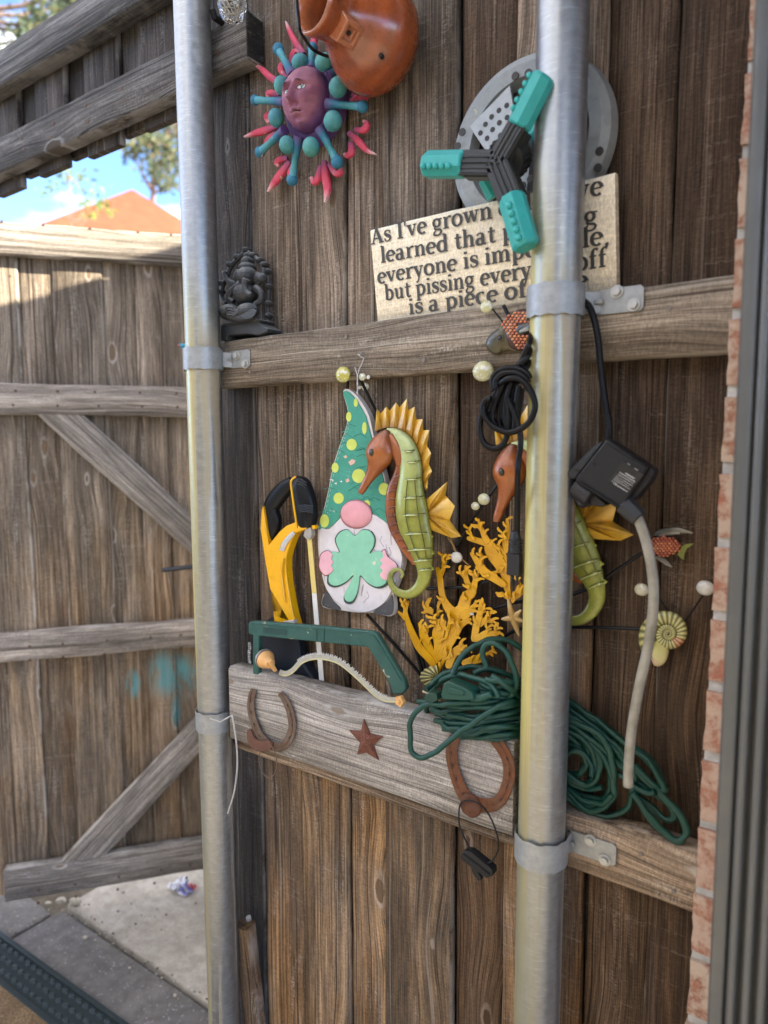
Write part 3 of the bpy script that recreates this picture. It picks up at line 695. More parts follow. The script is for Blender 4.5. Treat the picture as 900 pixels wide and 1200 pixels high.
tree('leafy_tree', 'green tree showing above the gate header at the upper left corner', top, bs_,
     [(far(x, y, 15+random.uniform(-.7, .7)), r, n, (1, 1, .75)) for x, y, r, n in ((40, 38, .4, 260), (58, 28, .4, 300), (75, 8, .42, 320), (14, 62, .35, 200), (90, -15, .5, 320), (45, 58, .4, 260), (8, 88, .4, 220), (75, -40, .6, 300))], .075, GR, tr=.2)
top = far(80, 205, 9); bs_ = far(92, 330, 9); bs_.z = 0
YG = [(.15, .23, .05), (.22, .28, .06), (.12, .19, .04), (.20, .25, .08)]
tree('sapling', 'thin sapling with sparse yellow green leaves before the orange roof', top, bs_,
     [(far(x, y, 9+random.uniform(-.2, .2)), r, n, (1, 1, .6)) for x, y, r, n in ((75, 208, .16, 26), (95, 205, .14, 20), (60, 220, .14, 18), (112, 222, .16, 20), (120, 238, .15, 24), (100, 240, .13, 20), (88, 228, .1, 12), (105, 252, .12, 16), (125, 246, .1, 14))], .038, YG, tr=.022, bark=(.3, .16, .11))
#NEXT
# ------------------------------------------------------------------ small helpers for the ornaments
def px2(x, y, w): return W(x, y, w)
def msize(px, py, w=.03): return (W(px, py, w)-CAM).dot(FW)/FPX      # metres per pixel there
def mirror_pts(f, *pts): return f(*pts)

# ------------------------------------------------------------------ sun face ornament
sunc = W(358, 128, .02)
sf = thing('sun_face', 'painted clay sun face with teal beads and pink flames, eyes turned left', 'wall ornament', sunc)
z5 = ZM(280, 20, 5.294)
PUR, TEAL, TEALD = (.085, .035, .135), (.045, .24, .25), (.012, .13, .22)
PK, PK2 = (.58, .055, .10), (.62, .30, .31)
flames = [
 ([(395,230,28),(350,160,24),(312,85,16),(288,25,3)], [(325,290,18),(328,240,20),(348,208,17),(372,215,12)], [(470,200,20),(462,150,22),(478,122,17),(505,128,12)]),
 ([(250,405,28),(190,370,26),(140,322,21),(90,290,5)], [(300,375,16),(262,335,22),(262,295,18),(285,290,10)], [(250,480,18),(200,470,26),(180,478,20),(178,500,10)]),
 ([(235,675,18),(150,705,28),(90,722,20),(30,742,4)], [(230,610,18),(185,605,24),(172,630,20),(185,655,12)], [(235,720,18),(195,750,24),(170,775,18),(185,790,10)]),
 ([(315,895,18),(262,965,26),(215,1030,21),(175,1082,3)], [(300,875,16),(255,880,22),(232,905,19),(245,925,10)], [(340,910,16),(318,960,19),(312,985,14),(322,990,8)]),
 ([(528,890,16),(535,985,28),(545,1070,24),(530,1148,4)], [(505,920,16),(485,1000,22),(462,1028,18),(448,992,12)], [(560,910,18),(600,970,24),(630,955,18),(625,930,8)]),
 ([(680,715,22),(740,770,28),(790,825,21),(846,848,5)], [(715,695,18),(770,700,24),(792,660,20),(770,643,12)], [(690,775,18),(695,835,24),(668,862,18),(652,845,10)]),
 ([(700,480,16),(745,500,22),(785,488,22),(765,465,14)], [(690,520,14),(720,500,16),(730,485,14),(720,475,10)], [(700,440,14),(715,460,14),(735,470,12),(740,480,8)]),
]
for cl in flames:
    mb = MB()
    for k, st in enumerate(cl): mb.relief(z5(*[(q[0], q[1], q[2]*.8) for q in st]), .012+k*.0015, .5, 8, back=.004, cols=[(.20, .05, .13), PK, PK, PK2 if k else (.68, .5, .48)])
    build('flame', mb, M_old, sf, kind=None)
# dished purple body behind the face
fc = W(366, 121, .026)
mb = MB(); mb.col = PUR; mb.lathe(fc+Vector((0, .022, 0)), (0, -1, 0), [(0, .004), (0, .052), (.008, .062), (.018, .060), (.026, .052), (.030, .040), (.031, .001)], 40)
build('back_disc', mb, M_old, sf)
for (x, y, a, b) in ((380,280,43,47), (528,280,50,50), (615,435,48,60), (583,645,48,60), (447,805,43,58), (298,792,38,52), (230,625,37,55), (265,425,38,55)):
    mb = MB(); mb.col = TEAL; p = z5((x, y))[0]; s = msize(*p)/5.294*1.0
    mb.sph(W(p[0], p[1], .050), a*s*1.22, .013, b*s*.98, 18, 12); mb.c = [(c[0]*(.8+.7*max(0, q)), c[1]*(.85+.35*max(0, q)), c[2]*(.95)) for c, q in zip(mb.c, [noise.noise(v*40)+.4 for v in mb.v])]
    build('bead', mb, M_old, sf)
for (x, y, r, ix, iy) in ((245,200,33,335,365), (100,515,27,290,525), (130,838,30,285,700), (330,1010,32,372,740), (610,900,35,500,690), (768,555,33,545,540), (660,275,30,560,365), (455,190,28,445,330)):
    mb = MB(); mb.col = TEALD
    (bx_, by_), (cx_, cy_) = z5((x, y), (ix, iy)); e = W(bx_, by_, .030); st = W(cx_, cy_, .044); dv = e-st
    mb.tube([st+dv*f for f in (0, .25, .6, .93)], [.0085, .0065, .0052, .0062], 10, cols=[PUR, TEALD, TEAL, (.06, .28, .36)])
    mb.col = (.02, .16, .25); mb.sph(e, r*msize(bx_, by_)/5.294*1.12, nu=14, nv=10)
    build('ray', mb, M_old, sf)
# the face: one relief surface
mb = MB(); FH, FWd, FD = .0475, .0415, .046; n1, n2 = 64, 76; grid = []
def G(x, s): return math.exp(-(x/s)**2)
def faceh(a, b):
    r2 = a*a+b*b; h = FD*math.sqrt(max(0, 1-r2))**.9
    a -= .07; b += .17
    nose = 0
    if -.22 < b < .42:
        tt = (.42-b)/.64; nose = .013*(tt**1.1)*G(a, .075+.07*tt)*min(1, (b+.22)/.07)
    h += nose*1.35
    h += 0.0077*G(b-.38-.05*math.cos(abs(a)*4), .055)*G(abs(a)-.30, .22)      # brow ridge
    h -= 0.0119*G(b-.24, .10)*G(abs(a)-.30, .17)                              # eye sockets
    h += 0.0087*G(b-.235, .06)*G(abs(a)-.31, .125)                            # eyeballs
    h += .004*G(b+.05, .2)*G(abs(a)-.42, .2)                                 # cheeks
    h += 0.0070*G(b+.375, .035)*G(a, .17); h += .0052*G(b+.47, .042)*G(a, .14) # lips
    h -= 0.0056*G(b+.42, .018)*G(a, .2)                                       # mouth line
    h -= .003*G(b+.57, .05)*G(a, .2); h += .0065*G(b+.72, .11)*G(a, .2)      # chin
    h -= .0035*G(b+.25, .04)*G(abs(a)-.13, .05)                              # nostril wings
    return h
for i in range(n2+1):
    row = []
    for j in range(n1+1):
        u, v = j/n1*2-1, i/n2*2-1
        a = u*math.sqrt(1-v*v/2); b = v*math.sqrt(1-u*u/2)     # square to disc
        wid = 1.0-.10*max(0, -b)**1.5
        skin = (.23, .085, .125)
        f = .5+.5*noise.noise(Vector((a*3, b*3, 2))); c = tuple(p*(1-f)+q*f for p, q in zip((.17, .04, .095), (.34, .13, .17)))
        rim = max(0, (a*a+b*b)-.72)/.28; a0_, b0_ = a, b; a -= .07; b += .17; c = tuple(p*(1-rim)+q*rim for p, q in zip(c, PUR))
        if G(b+.375, .05)*G(a, .2) > .5 or G(b+.47, .05)*G(a, .17) > .5: c = (.36, .15, .19)
        if G(b+.42, .02)*G(a, .22) > .5: c = (.06, .02, .035)
        ey = math.hypot((abs(a)-.31)/.15, (b-.235)/.062)
        if ey < 1.0: c = (.62, .66, .64)
        elif ey < 1.2: c = (.06, .025, .05)
        if math.hypot((abs(a)-.33)/.055, (b-.235)/.052) < 1: c = (.05, .19, .2)
        if G(abs(a)-.32, .19)*G(b-.37-.05*math.cos(abs(a)*4), .03) > .62: c = (.11, .035, .075)
        row.append(mb.add(fc+Vector((a0_*FWd*wid, -.004-faceh(a0_, b0_), b0_*FH)), c))
    grid.append(row)
for i in range(n2):
    for j in range(n1): mb.f.append((grid[i][j], grid[i][j+1], grid[i+1][j+1], grid[i+1][j]))
build('face', mb, M_old, sf, ang=80)

# ------------------------------------------------------------------ terracotta jug and its cord
mouth = W(367, 4, .158); bot = W(467, 64, .004)
jv = bot-mouth; JL = jv.length
jug = thing('clay_jug', 'glazed terracotta jug sticking out from the fence with its mouth towards the left post', 'jug', bot)
mb = MB()
cT = (.27, .058, .014); cI = (.38, .12, .05)
inn = [(.10,.050,cI),(.07,.040,cI),(.05,.030,cI),(.02,.0285,cI),(.004,.030,cI),(-.001,.0325,cI)]
pf = [(-.0005,.0345,cI),(.004,.0365,cT),(.012,.0355,cT),(.028,.0330,cT),(.042,.0345,cT),(.056,.042,cT),(.070,.052,cT),(.086,.0625,cT),(.104,.0695,cT),(.122,.0705,cT),(.140,.065,cT),(.155,.053,cT),(.165,.037,cT),(.168,.02,cT),(.168,.0005,cT)]
full = [(h, r, *c) for h, r, c in inn+pf]
prof_ = smooth(full, 3)
mb.lathe(mouth, jv, [(q[0]*JL/.168, max(.0005, q[1])) for q in prof_], 56, [tuple(c*(1+.16*math.sin(q[0]*260)) for c in q[2:]) for q in prof_])
build('body', mb, M_terra, jug, ang=60)
lc = mouth+jv.normalized()*.040; ja = jv.normalized(); nv_ = (CAM-lc).normalized()+Vector((0, 0, -.28)); nv_ = (nv_-ja*nv_.dot(ja)).normalized(); ls = ja.cross(nv_)
Rl = Matrix((ja, ls, nv_)).transposed()
lc = lc+nv_*.037
mb = MB(); mb.col = (.40, .13, .055); q_ = .0145
base_ = [lc-nv_*.02+ (ja*a+ls*b)*q_*1.3 for a, b in ((-1, -1), (1, -1), (1, 1), (-1, 1))]; top_ = [lc+nv_*.008+(ja*a+ls*b)*q_ for a, b in ((-1, -1), (1, -1), (1, 1), (-1, 1))]
in_ = [lc+nv_*.008+(ja*a+ls*b)*q_*.62 for a, b in ((-1, -1), (1, -1), (1, 1), (-1, 1))]; in2 = [lc+nv_*.001+(ja*a+ls*b)*q_*.5 for a, b in ((-1, -1), (1, -1), (1, 1), (-1, 1))]
r1, r2, r3, r4 = mb.ring(base_), mb.ring(top_), mb.ring(in_), mb.ring(in2)
mb.bridge(r1, r2); mb.bridge(r2, r3); mb.bridge(r3, r4); mb.f.append(tuple(r4))
lug = build('lug', mb, M_terra, jug, bevel=.0015)
mb = MB(); mb.col = (.015, .01, .008); mb.tube([lc+nv_*.0005, lc+nv_*.0022], .0034, 12); build('hole', mb, M_flat, lug)
hp = W(441, 59, .085); axp = mouth+ja*((hp-mouth).dot(ja)); hv = (hp-axp).normalized(); hr_ = .0675
mb = MB(); mb.col = (.015, .01, .008); mb.tube([axp+hv*(hr_-.004), axp+hv*(hr_+.0012)], .0032, 12); build('hole', mb, M_flat, jug)
mb = MB(); mb.col = (.008, .008, .009)
cz = [W(349, -40, .19), W(348, 0, .175), W(350, 22, .165), W(352, 36, .155), W(360, 50, .12), W(367, 58, .09), W(376, 63, .075), W(386, 66, .062), W(390, 60, .045)]
mb.tube([Vector(q) for q in smooth([tuple(p) for p in cz], 5)], .0024, 7); tag(build('hanging_cord', mb, M_rub), 'black cord crossing the jug mouth down to the top of the sun face', 'cord')

# ------------------------------------------------------------------ clear glass bulb on a string at the top
gc_ = W(272, 9, .075); gb = thing('glass_bulb', 'clear glass globe bulb hanging at the top beside the left post', 'light bulb', gc_)
mb = MB(); mb.lathe(gc_+Vector((0, 0, .06)), (0, 0, -1), [(0, .011), (.012, .012), (.03, .018), (.048, .0222), (.062, .0222), (.074, .018), (.081, .010), (.0835, .001)], 28); build('globe', mb, M_glass, gb)
mb = MB(); mb.col = (.55, .5, .38)
pts = [gc_+Vector((.010*math.cos(k*1.1), .010*math.sin(k*1.1), .03-.0016*k)) for k in range(32)]; mb.tube(pts, .0007, 5)
for k in range(9):
    a = k*.7; mb.tube([gc_+Vector((.004*math.cos(a), .004*math.sin(a), .045)), gc_+Vector((.013*math.cos(a), .013*math.sin(a), .005)), gc_+Vector((.006*math.cos(a+1), .006*math.sin(a+1), -.012))], .0008, 5)
build('filament', mb, M_met, gb)
mb = MB(); mb.col = (.01, .01, .011); mb.tube([gc_+Vector((0, 0, .058)), gc_+Vector((0, 0, .105))], [.0135, .012], 14); build('socket', mb, M_rub, gb)
mb = MB(); mb.col = (.01, .01, .011); q = gc_+Vector((0, 0, .10)); mb.tube([q, q+Vector((0, 0, .03)), q+Vector((.08, .02, .06)), q+Vector((.3, .06, .1))], .003, 6); build('string_wire', mb, M_rub, gb)
mb = MB(); mb.col = (.012, .012, .013); p = W(258, 25, .042); mb.tube([p+Vector((0, .004, 0)), p+Vector((0, -.012, 0)), p+Vector((0, -.016, .01))], .0055, 9); tag(build('black_hook', mb, M_rub), 'small black hook on the beam behind the glass bulb', 'hook')

# ------------------------------------------------------------------ rotary lawn sprinkler hung on the fence
spc = W(623, 166, .02)
spk = thing('lawn_sprinkler', 'grey round lawn sprinkler base with three teal nozzle arms', 'sprinkler', spc)
GRY, TQ, DK = (.26, .28, .28), (.025, .33, .30), (.026, .027, .025)
R_o = abs(W(716, 166, .02).x-W(529, 166, .02).x)/2*1.02; R_i = R_o*.70; cx = (W(718, 166, .02).x+W(529, 166, .02).x)/2; czz = spc.z
def rp(r, a, y): return Vector((cx+r*math.cos(a), y, czz+r*math.sin(a)))
mb = MB(); mb.col = GRY; n = 72; prf = [(R_i, -.004), (R_i+.004, -.022), (R_o-.014, -.024), (R_o-.004, -.018), (R_o, -.003)]; rings = [mb.ring([rp(r, 6.28319*k/n, y) for k in range(n)]) for r, y in prf]
for a, b in zip(rings, rings[1:]): mb.bridge(a, b)
mb.bridge(rings[-1], rings[0])
# spokes and hub plate
for a0 in (math.radians(20), math.radians(262)):
    d_ = .20; mb.prism([rp(R_i*.18, a0-.5, -.018), rp(R_i*1.02, a0-d_*.6, -.018), rp(R_i*1.02, a0+d_*.6, -.018), rp(R_i*.18, a0+.5, -.018)], (0, .010, 0))
base_o = build('base_ring', mb, M_dplas, spk, ang=35)
sect = [(262, 330), (440, 148), (462, 285), (372, 440), (335, 440)]
z6 = ZM(480, 60, 3.75)
mb = MB(); mb.col = (.37, .395, .40); mb.pp(z6(*sect), .0255, .006); build('perforated_plate', mb, M_dplas, spk, bevel=.001)
holes = [(428,240),(394,262),(362,290),(335,323),(313,361),(430,293),(396,316),(366,346),(342,384),(400,372),(374,406)]
mb0 = None
for k, (x, y) in enumerate(holes):
    p = z6((x, y))[0]; m = MB(); m.col = (.02, .018, .016); m.tube([W(*p, .0245), W(*p, .0245)-Vector((0, .0016, 0))], .0034, 14); build('hole', m, M_flat, spk, sm=False)
for (x, y, r) in ((465,110,.005), (522,97,.005), (232,356,.005), (212,418,.005), (202,550,.004), (835,440,.005), (828,513,.005), (531,562,.0045), (498,590,.0045)):
    p = z6((x, y))[0]; m = MB(); m.col = (.03, .026, .022); m.tube([W(*p, .0235), W(*p, .0235)-Vector((0, .0014, 0))], r, 16); build('hole', m, M_flat, spk, sm=False)
# hub shaft
hubp = W(*z6((398, 495))[0], .105)
mb = MB(); mb.col = (.27, .29, .33); hb0 = Vector((cx, -.02, czz))
hb0 = W(*z6((560, 395))[0], .022)
mb.tube([hb0, hubp+(hb0-hubp)*.25], [.0155, .0145], 18); build('shaft', mb, M_plas, spk)
mb = MB(); mb.col = DK; dv = (hb0-hubp).normalized(); mb.tube([hubp+dv*.01, hubp+dv*.034], [.024, .024], 30)
for k in range(24):
    a = 6.283*k/24; e1 = dv.orthogonal().normalized(); e2 = dv.cross(e1); o_ = (e1*math.cos(a)+e2*math.sin(a))*.0245; mb.tube([hubp+dv*.011+o_, hubp+dv*.033+o_], .0013, 5)
build('hub', mb, M_plas, spk)
armw = .105
def arm(p_in, p_mid, p_out, hw, bump_side):
    A_ = W(*z6(p_in)[0], armw); B_ = W(*z6(p_mid)[0], armw); C_ = W(*z6(p_out)[0], armw)
    v = (C_-A_).normalized(); nn_ = Vector((0, -1, 0)); sd = v.cross(nn_).normalized(); h = hw*msize(*z6(p_mid)[0], armw)/3.75*1.08
    m = MB(); m.col = DK
    # ribbed dark half
    for k in range(5):
        o_ = sd*(k-2)*h*.42; dz = nn_*(.010*(1-.10*(k-2)**2)); m.tube([A_+o_+dz, B_+v*.004+o_+dz], h*.15, 6)
    m.prism([A_+sd*h*.95, B_+sd*h*.95, B_-sd*h*.95, A_-sd*h*.95], (0, .016, 0)); m.prism([A_+sd*h*.8+nn_*.0095, B_+sd*h*.8+nn_*.0095, B_-sd*h*.8+nn_*.0095, A_-sd*h*.8+nn_*.0095], (0, .0125, 0))
    a_ = build('arm', m, M_plas, spk, bevel=0)
    m = MB(); m.col = TQ; g_ = 8; pr = None
    for q, f in ((B_, .88), (B_+(C_-B_)*.04, 1.0), (B_+(C_-B_)*.93, 1.0), (C_, .82)):
        r_ = m.ring([q+sd*h*1.08*f*math.cos(6.28319*(k+.5)/g_)+nn_*.0165*f*math.sin(6.28319*(k+.5)/g_) for k in range(g_)])
        if pr: m.bridge(pr, r_)
        else: m.f.append(tuple(r_))
        pr = r_
    m.f.append(tuple(pr))
    nz_ = build('nozzle', m, M_plas, a_, bevel=.0012, ang=25)
    for k in range(5):
        q = B_+(C_-B_)*(.24+.155*k)+sd*h*bump_side+nn_*(.0165 if abs(bump_side) < .5 else .011); m = MB(); m.col = (.03, .36, .33); m.sph(q, h*.26, nu=10, nv=7); build('jet', m, M_plas, nz_) if False else JETS.append((m, a_))
JETS = []
arm((385, 497), (246, 497), (70, 499), 50, -.45)
arm((385, 497), (478, 335), (592, 106), 46, -.85)
arm((385, 490), (447, 640), (514, 865), 52, .0)
for m, a_ in JETS: build('jet', m, M_plas, a_)
for p0, p1, hw in (((330, 560), (375, 640), 30), ((535, 390), (580, 340), 24)):
    a, b = W(*z6(p0)[0], .06), W(*z6(p1)[0], .05); mb = MB(); mb.col = TQ; mb.tube([a, b], [.0095, .011], 8); build('stop_tab', mb, M_plas, spk, bevel=.001, ang=25)

# ------------------------------------------------------------------ lettered sign
sg = [(433, 271), (717, 204.5), (728, 334), (700, 341), (456, 378), (448, 375)]
TLw, TRw, BRw, BLw = W(433, 271, .034), W(717, 204.5, .034), W(730, 340, .016), W(450, 378, .016)
sign = thing('lettered_sign', 'cream wooden sign with a dark lettered saying leaning on the rail', 'sign', (BLw+BRw)/2)
ang_ = math.atan2((TRw-TLw).z, (TRw-TLw).x); Lx = ((TRw-TLw).length+(BRw-BLw).length)/2; Lz = ((TLw-BLw).length+(TRw-BRw).length)/2
sc_ = (TLw+TRw+BRw+BLw)/4
so_ = lumber('board', sc_, Lx, Lz, .014, 'X', M_signw, sign, nseg=40, jit=.0007)
mb = MB(); ex = (TRw-TLw+BRw-BLw).normalized(); ez = (TLw-BLw+TRw-BRw).normalized(); ez = (ez-ex*ez.dot(ex)).normalized(); ey = ez.cross(ex)
so_.rotation_euler = Matrix((ex, ey, ez)).transposed().to_euler()
# hand-drawn serif alphabet: strokes of (x, y, half width); x-height 1
def arcp(cx, cy, rx, ry, a0, a1, thick=.125, thin=.055, n=18):
    out = []
    for k in range(n+1):
        a = math.radians(a0+(a1-a0)*k/n); out.append((cx+rx*math.cos(a), cy+ry*math.sin(a), thin+(thick-thin)*abs(math.cos(a))))
    return out
def vs(x, y0, y1, h=.12): return [(x, y0, h), (x, y1, h)]
def hs(x0, x1, y, h=.05): return [(x0, y, h), (x1, y, h)]
def sf_(x, y, w=.24): return hs(x-w, x+w, y+.05*(1 if y < .5 else -1))
GL = {
 'o': (1.12, [arcp(.53, .5, .40, .47, 0, 360)]),
 'e': (1.0, [arcp(.50, .5, .37, .47, 6, 312, .125, .055, 26), hs(.2, .84, .54)]),
 'c': (.95, [arcp(.50, .5, .38, .47, 52, 308, .125, .05), [(.72, .78, .11), (.73, .80, .1)]]),
 'a': (1.06, [[(.16, .80, .09), (.25, .92, .06), (.45, .97, .055), (.62, .88, .09), (.66, .66, .12), (.66, .2, .12), (.76, .06, .06), (.95, .06, .05)], arcp(.40, .28, .27, .25, 60, 320, .12, .05)]),
 's': (.86, [[(.72, .74, .06), (.66, .90, .05), (.42, .97, .05), (.20, .86, .09), (.22, .66, .12), (.42, .53, .13), (.64, .40, .13), (.70, .20, .09), (.48, .03, .05), (.22, .06, .05), (.12, .28, .06)], vs(.735, .66, .96, .035), vs(.115, .06, .34, .035)]),
 'v': (1.05, [[(.18, .95, .12), (.52, .06, .11)], [(.52, .06, .06), (.84, .95, .05)], sf_(.2, 1), sf_(.82, 1, .19)]),
 'w': (1.5, [[(.18, .95, .12), (.46, .06, .11)], [(.46, .06, .06), (.74, .95, .05)], [(.74, .95, .12), (1.02, .06, .11)], [(1.02, .06, .06), (1.3, .95, .05)], sf_(.2, 1), sf_(.74, 1, .18), sf_(1.28, 1, .18)]),
 'y': (1.05, [[(.18, .95, .12), (.54, .06, .11)], [(.84, .95, .05), (.54, .06, .06), (.40, -.36, .06), (.22, -.45, .08)], sf_(.2, 1), sf_(.82, 1, .19)]),
 'r': (.86, [vs(.28, 0, .95), sf_(.30, 0, .27), hs(.06, .3, .95), [(.38, .70, .06), (.52, .92, .06), (.72, .94, .1), (.74, .86, .1)]]),
 'n': (1.2, [vs(.28, 0, .95), vs(.88, 0, .7), sf_(.28, 0), sf_(.88, 0), hs(.06, .3, .95), [(.36, .74, .05), (.56, .94, .055), (.78, .92, .08), (.88, .66, .12)]]),
 'm': (1.78, [vs(.28, 0, .95), vs(.86, 0, .7), vs(1.44, 0, .7), sf_(.28, 0), sf_(.86, 0, .22), sf_(1.44, 0), hs(.06, .3, .95), [(.36, .74, .05), (.56, .94, .055), (.76, .92, .08), (.86, .66, .12)], [(.94, .74, .05), (1.14, .94, .055), (1.34, .92, .08), (1.44, .66, .12)]]),
 'h': (1.2, [vs(.28, 0, 1.5), vs(.88, 0, .7), sf_(.28, 0), sf_(.88, 0), hs(.06, .3, 1.5), [(.36, .74, .05), (.56, .94, .055), (.78, .92, .08), (.88, .66, .12)]]),
 'u': (1.2, [vs(.28, .3, .95), vs(.86, 0, .95), hs(.06, .3, .95), hs(.64, .88, .95), hs(.86, 1.1, .05), [(.28, .34, .12), (.38, .08, .08), (.56, .05, .055), (.80, .26, .05)]]),
 'l': (.62, [vs(.31, 0, 1.5), sf_(.31, 0), hs(.08, .32, 1.5)]),
 'i': (.62, [vs(.31, 0, .95), sf_(.31, 0), hs(.08, .32, .95), [(.30, 1.24, .13), (.30, 1.44, .13)]]),
 't': (.76, [[(.34, 1.3, .09), (.34, .3, .12), (.42, .08, .08), (.56, .05, .055), (.72, .14, .05)], hs(.06, .70, .95)]),
 'f': (.76, [[(.32, 0, .12), (.32, 1.1, .12), (.42, 1.42, .08), (.60, 1.49, .06), (.76, 1.40, .10)], sf_(.34, 0, .27), hs(.06, .64, .95)]),
 'b': (1.14, [vs(.26, .04, 1.5), hs(.04, .28, 1.5), arcp(.54, .5, .38, .46, -150, 150)]),
 'd': (1.16, [vs(.86, .0, 1.5), hs(.62, .88, 1.5), hs(.86, 1.08, .05), arcp(.54, .5, .38, .46, 30, 330)]),
 'p': (1.16, [vs(.28, -.45, .95), sf_(.30, -.45), hs(.06, .30, .95), arcp(.58, .5, .38, .46, -150, 150)]),
 'g': (1.06, [arcp(.46, .64, .30, .32, 0, 360, .11), hs(.62, 1.0, .93), [(.30, .32, .07), (.24, .16, .08), (.46, .08, .07), (.74, .04, .08), (.86, -.14, .09), (.70, -.36, .07), (.42, -.42, .06), (.16, -.34, .08), (.16, -.16, .07), (.32, .0, .05)]]),
 'k': (1.14, [vs(.26, 0, 1.5), hs(.04, .28, 1.5), sf_(.26, 0), [(.34, .45, .05), (.82, .95, .05)], [(.48, .55, .09), (.88, .04, .11)], sf_(.92, 0, .2), sf_(.84, 1, .2)]),
 'I': (.80, [vs(.4, 0, 1.4, .135), hs(.1, .7, .05), hs(.1, .7, 1.36)]),
 'A': (1.5, [[(.28, .04, .055), (.74, 1.4, .07)], [(.74, 1.4, .12), (1.2, .04, .14)], hs(.42, 1.04, .46), sf_(.26, 0), sf_(1.22, 0, .28)]),
 "'": (.36, [[(.18, 1.42, .09), (.17, .98, .04)]]),
 ',': (.46, [[(.2, .08, .12), (.24, -.06, .10), (.12, -.28, .03)]]),
 ' ': (.52, []),
}
def text(mb, s, p0, p1, hgt, off, wn):
    """letters along p0 -> p1 on the sign face, squeezed or stretched to that length"""
    tot = sum(GL[c][0] for c in s); v = p1-p0; L = v.length; kx = L/tot; ky = hgt; vx = v.normalized(); vz = Vector((0, -1, 0)).cross(vx)*-1
    vz = wn.cross(vx); vz = vz if vz.z > 0 else -vz; x = 0; cnt = 0
    for c in s:
        for st in GL[c][1]:
            q = smooth(st, 3) if len(st) > 2 else st; cnt += 1
            L_, R_ = [], []
            for i in range(len(q)):
                a = q[max(0, i-1)]; b = q[min(len(q)-1, i+1)]; tx, ty = b[0]-a[0], b[1]-a[1]; l = math.hypot(tx, ty) or 1
                nx, ny = -ty/l*q[i][2]*1.22, tx/l*q[i][2]*1.22
                P = lambda u, w_: p0+vx*((x+u)*kx)+vz*(w_*ky)+wn*(off+cnt*.000004)
                L_.append(mb.add(P(q[i][0]+nx, q[i][1]+ny))); R_.append(mb.add(P(q[i][0]-nx, q[i][1]-ny)))
            for i in range(len(q)-1): mb.f.append((L_[i], L_[i+1], R_[i+1], R_[i]))
        x += GL[c][0]
sn = -ey; 
def onsign(x, y):
    d = FW+(x-450)/FPX*RT-(y-600)/FPX*UP; t_ = (sc_+sn*.007-CAM).dot(sn)/d.dot(sn); return CAM+d*t_
zs = ZM(420, 190, 2.8125)
for s_, a, b in (("As I've grown older I've", (42, 273), (810, 106)), ("learned that pleasing", (75, 333), (792, 203)), ("everyone is impossible,", (66, 402), (830, 268)), ("but pissing everyone off", (90, 457), (822, 344)), ("is a piece of cake", (168, 503), (760, 414))):
    A_, B_ = onsign(*zs(a)[0]), onsign(*zs(b)[0]); mb = MB(); mb.col = (.05, .048, .045)
    text(mb, s_, A_, B_, .0152, .0014, sn); build('lettering', mb, M_flat, sign, sm=False)

# ------------------------------------------------------------------ seated elephant-headed figurine on the rail
gz = ZM(245, 280, 10)
gn = thing('elephant_figurine', 'small dark carved figurine of a seated elephant headed figure', 'figurine', W(288, 392, .03))
mb = MB(); GW = .020
def gs(x, y, rx, ry, w=GW, d=None):
    p = gz((x, y))[0]; s = msize(*p, w)/10; mb.sph(W(*p, w), rx*s*1.22, (d or min(rx, ry)*s), ry*s, 14, 9)
def gt(pts, w=GW):
    q = smooth([(*gz((a, b))[0], c, *( (e,) if False else ())) for a, b, c in [t_[:3] for t_ in pts]], 4); mb.tube([W(a, b, w+(.004 if len(pts) > 3 else 0)) for a, b, c in q], [c*msize(a, b, w)/10 for a, b, c in q], 10)
mb.pp(gz((135, 1010), (210, 975), (560, 945), (600, 1000), (680, 1050), (680, 1090), (560, 1130), (450, 1110), (220, 1130), (200, 1190), (135, 1190)), .040, .036)
mb.pp(gz((160, 985), (590, 935), (600, 965), (160, 1015)), .043, .036)
gs(430, 640, 135, 130, .028, .020); gs(430, 560, 110, 95, .026, .018)          # belly and chest
gs(240, 860, 115, 92, .038, .018); gs(455, 850, 120, 98, .040, .018)           # crossed legs
gt([(240, 900, 50), (330, 930, 48), (430, 930, 45), (520, 900, 42)], .044)
for k in range(4): # folds of cloth
    gt([(150+k*26, 870+k*8, 9), (215, 800+k*30, 9), (300-k*10, 820+k*24, 9), (335-k*14, 880+k*10, 9)], .052)
    gt([(365+k*14, 900-k*5, 9), (430, 935-k*22, 9), (520, 905-k*26, 9), (560-k*12, 830+k*4, 9)], .056)
gs(455, 440, 95, 105, .034, .022)                                             # head
gt([(440, 470, 48), (420, 540, 42), (435, 610, 34), (470, 650, 28), (500, 640, 22)], .050)  # trunk
gs(340, 440, 55, 85, .028, .006); gs(575, 470, 52, 80, .028, .006)            # ears
gs(450, 340, 70, 60, .030, .018); gs(450, 270, 48, 60, .028, .014); gs(450, 200, 26, 40, .026, .009) # crown
gt([(330, 560, 44), (260, 620, 40), (230, 700, 36), (290, 740, 32)], .030); gt([(540, 570, 44), (610, 640, 40), (600, 730, 36), (540, 760, 30)], .030)
gt([(330, 540, 36), (240, 500, 32), (190, 440, 30), (180, 380, 24)], .020); gt([(550, 520, 36), (620, 470, 32), (640, 400, 30), (640, 340, 26)], .020)
gs(622, 460, 52, 56, .036, .010)                                              # disc held at the side
gt([(445, 150, 22), (530, 210, 30), (600, 280, 32), (640, 360, 30), (690, 470, 28), (700, 600, 26), (690, 720, 26), (690, 860, 24), (690, 1040, 30)], .012)  # arch at the back
gt([(430, 150, 22), (340, 230, 28), (260, 320, 30), (215, 430, 28), (165, 540, 26), (150, 680, 28), (200, 760, 24)], .012)
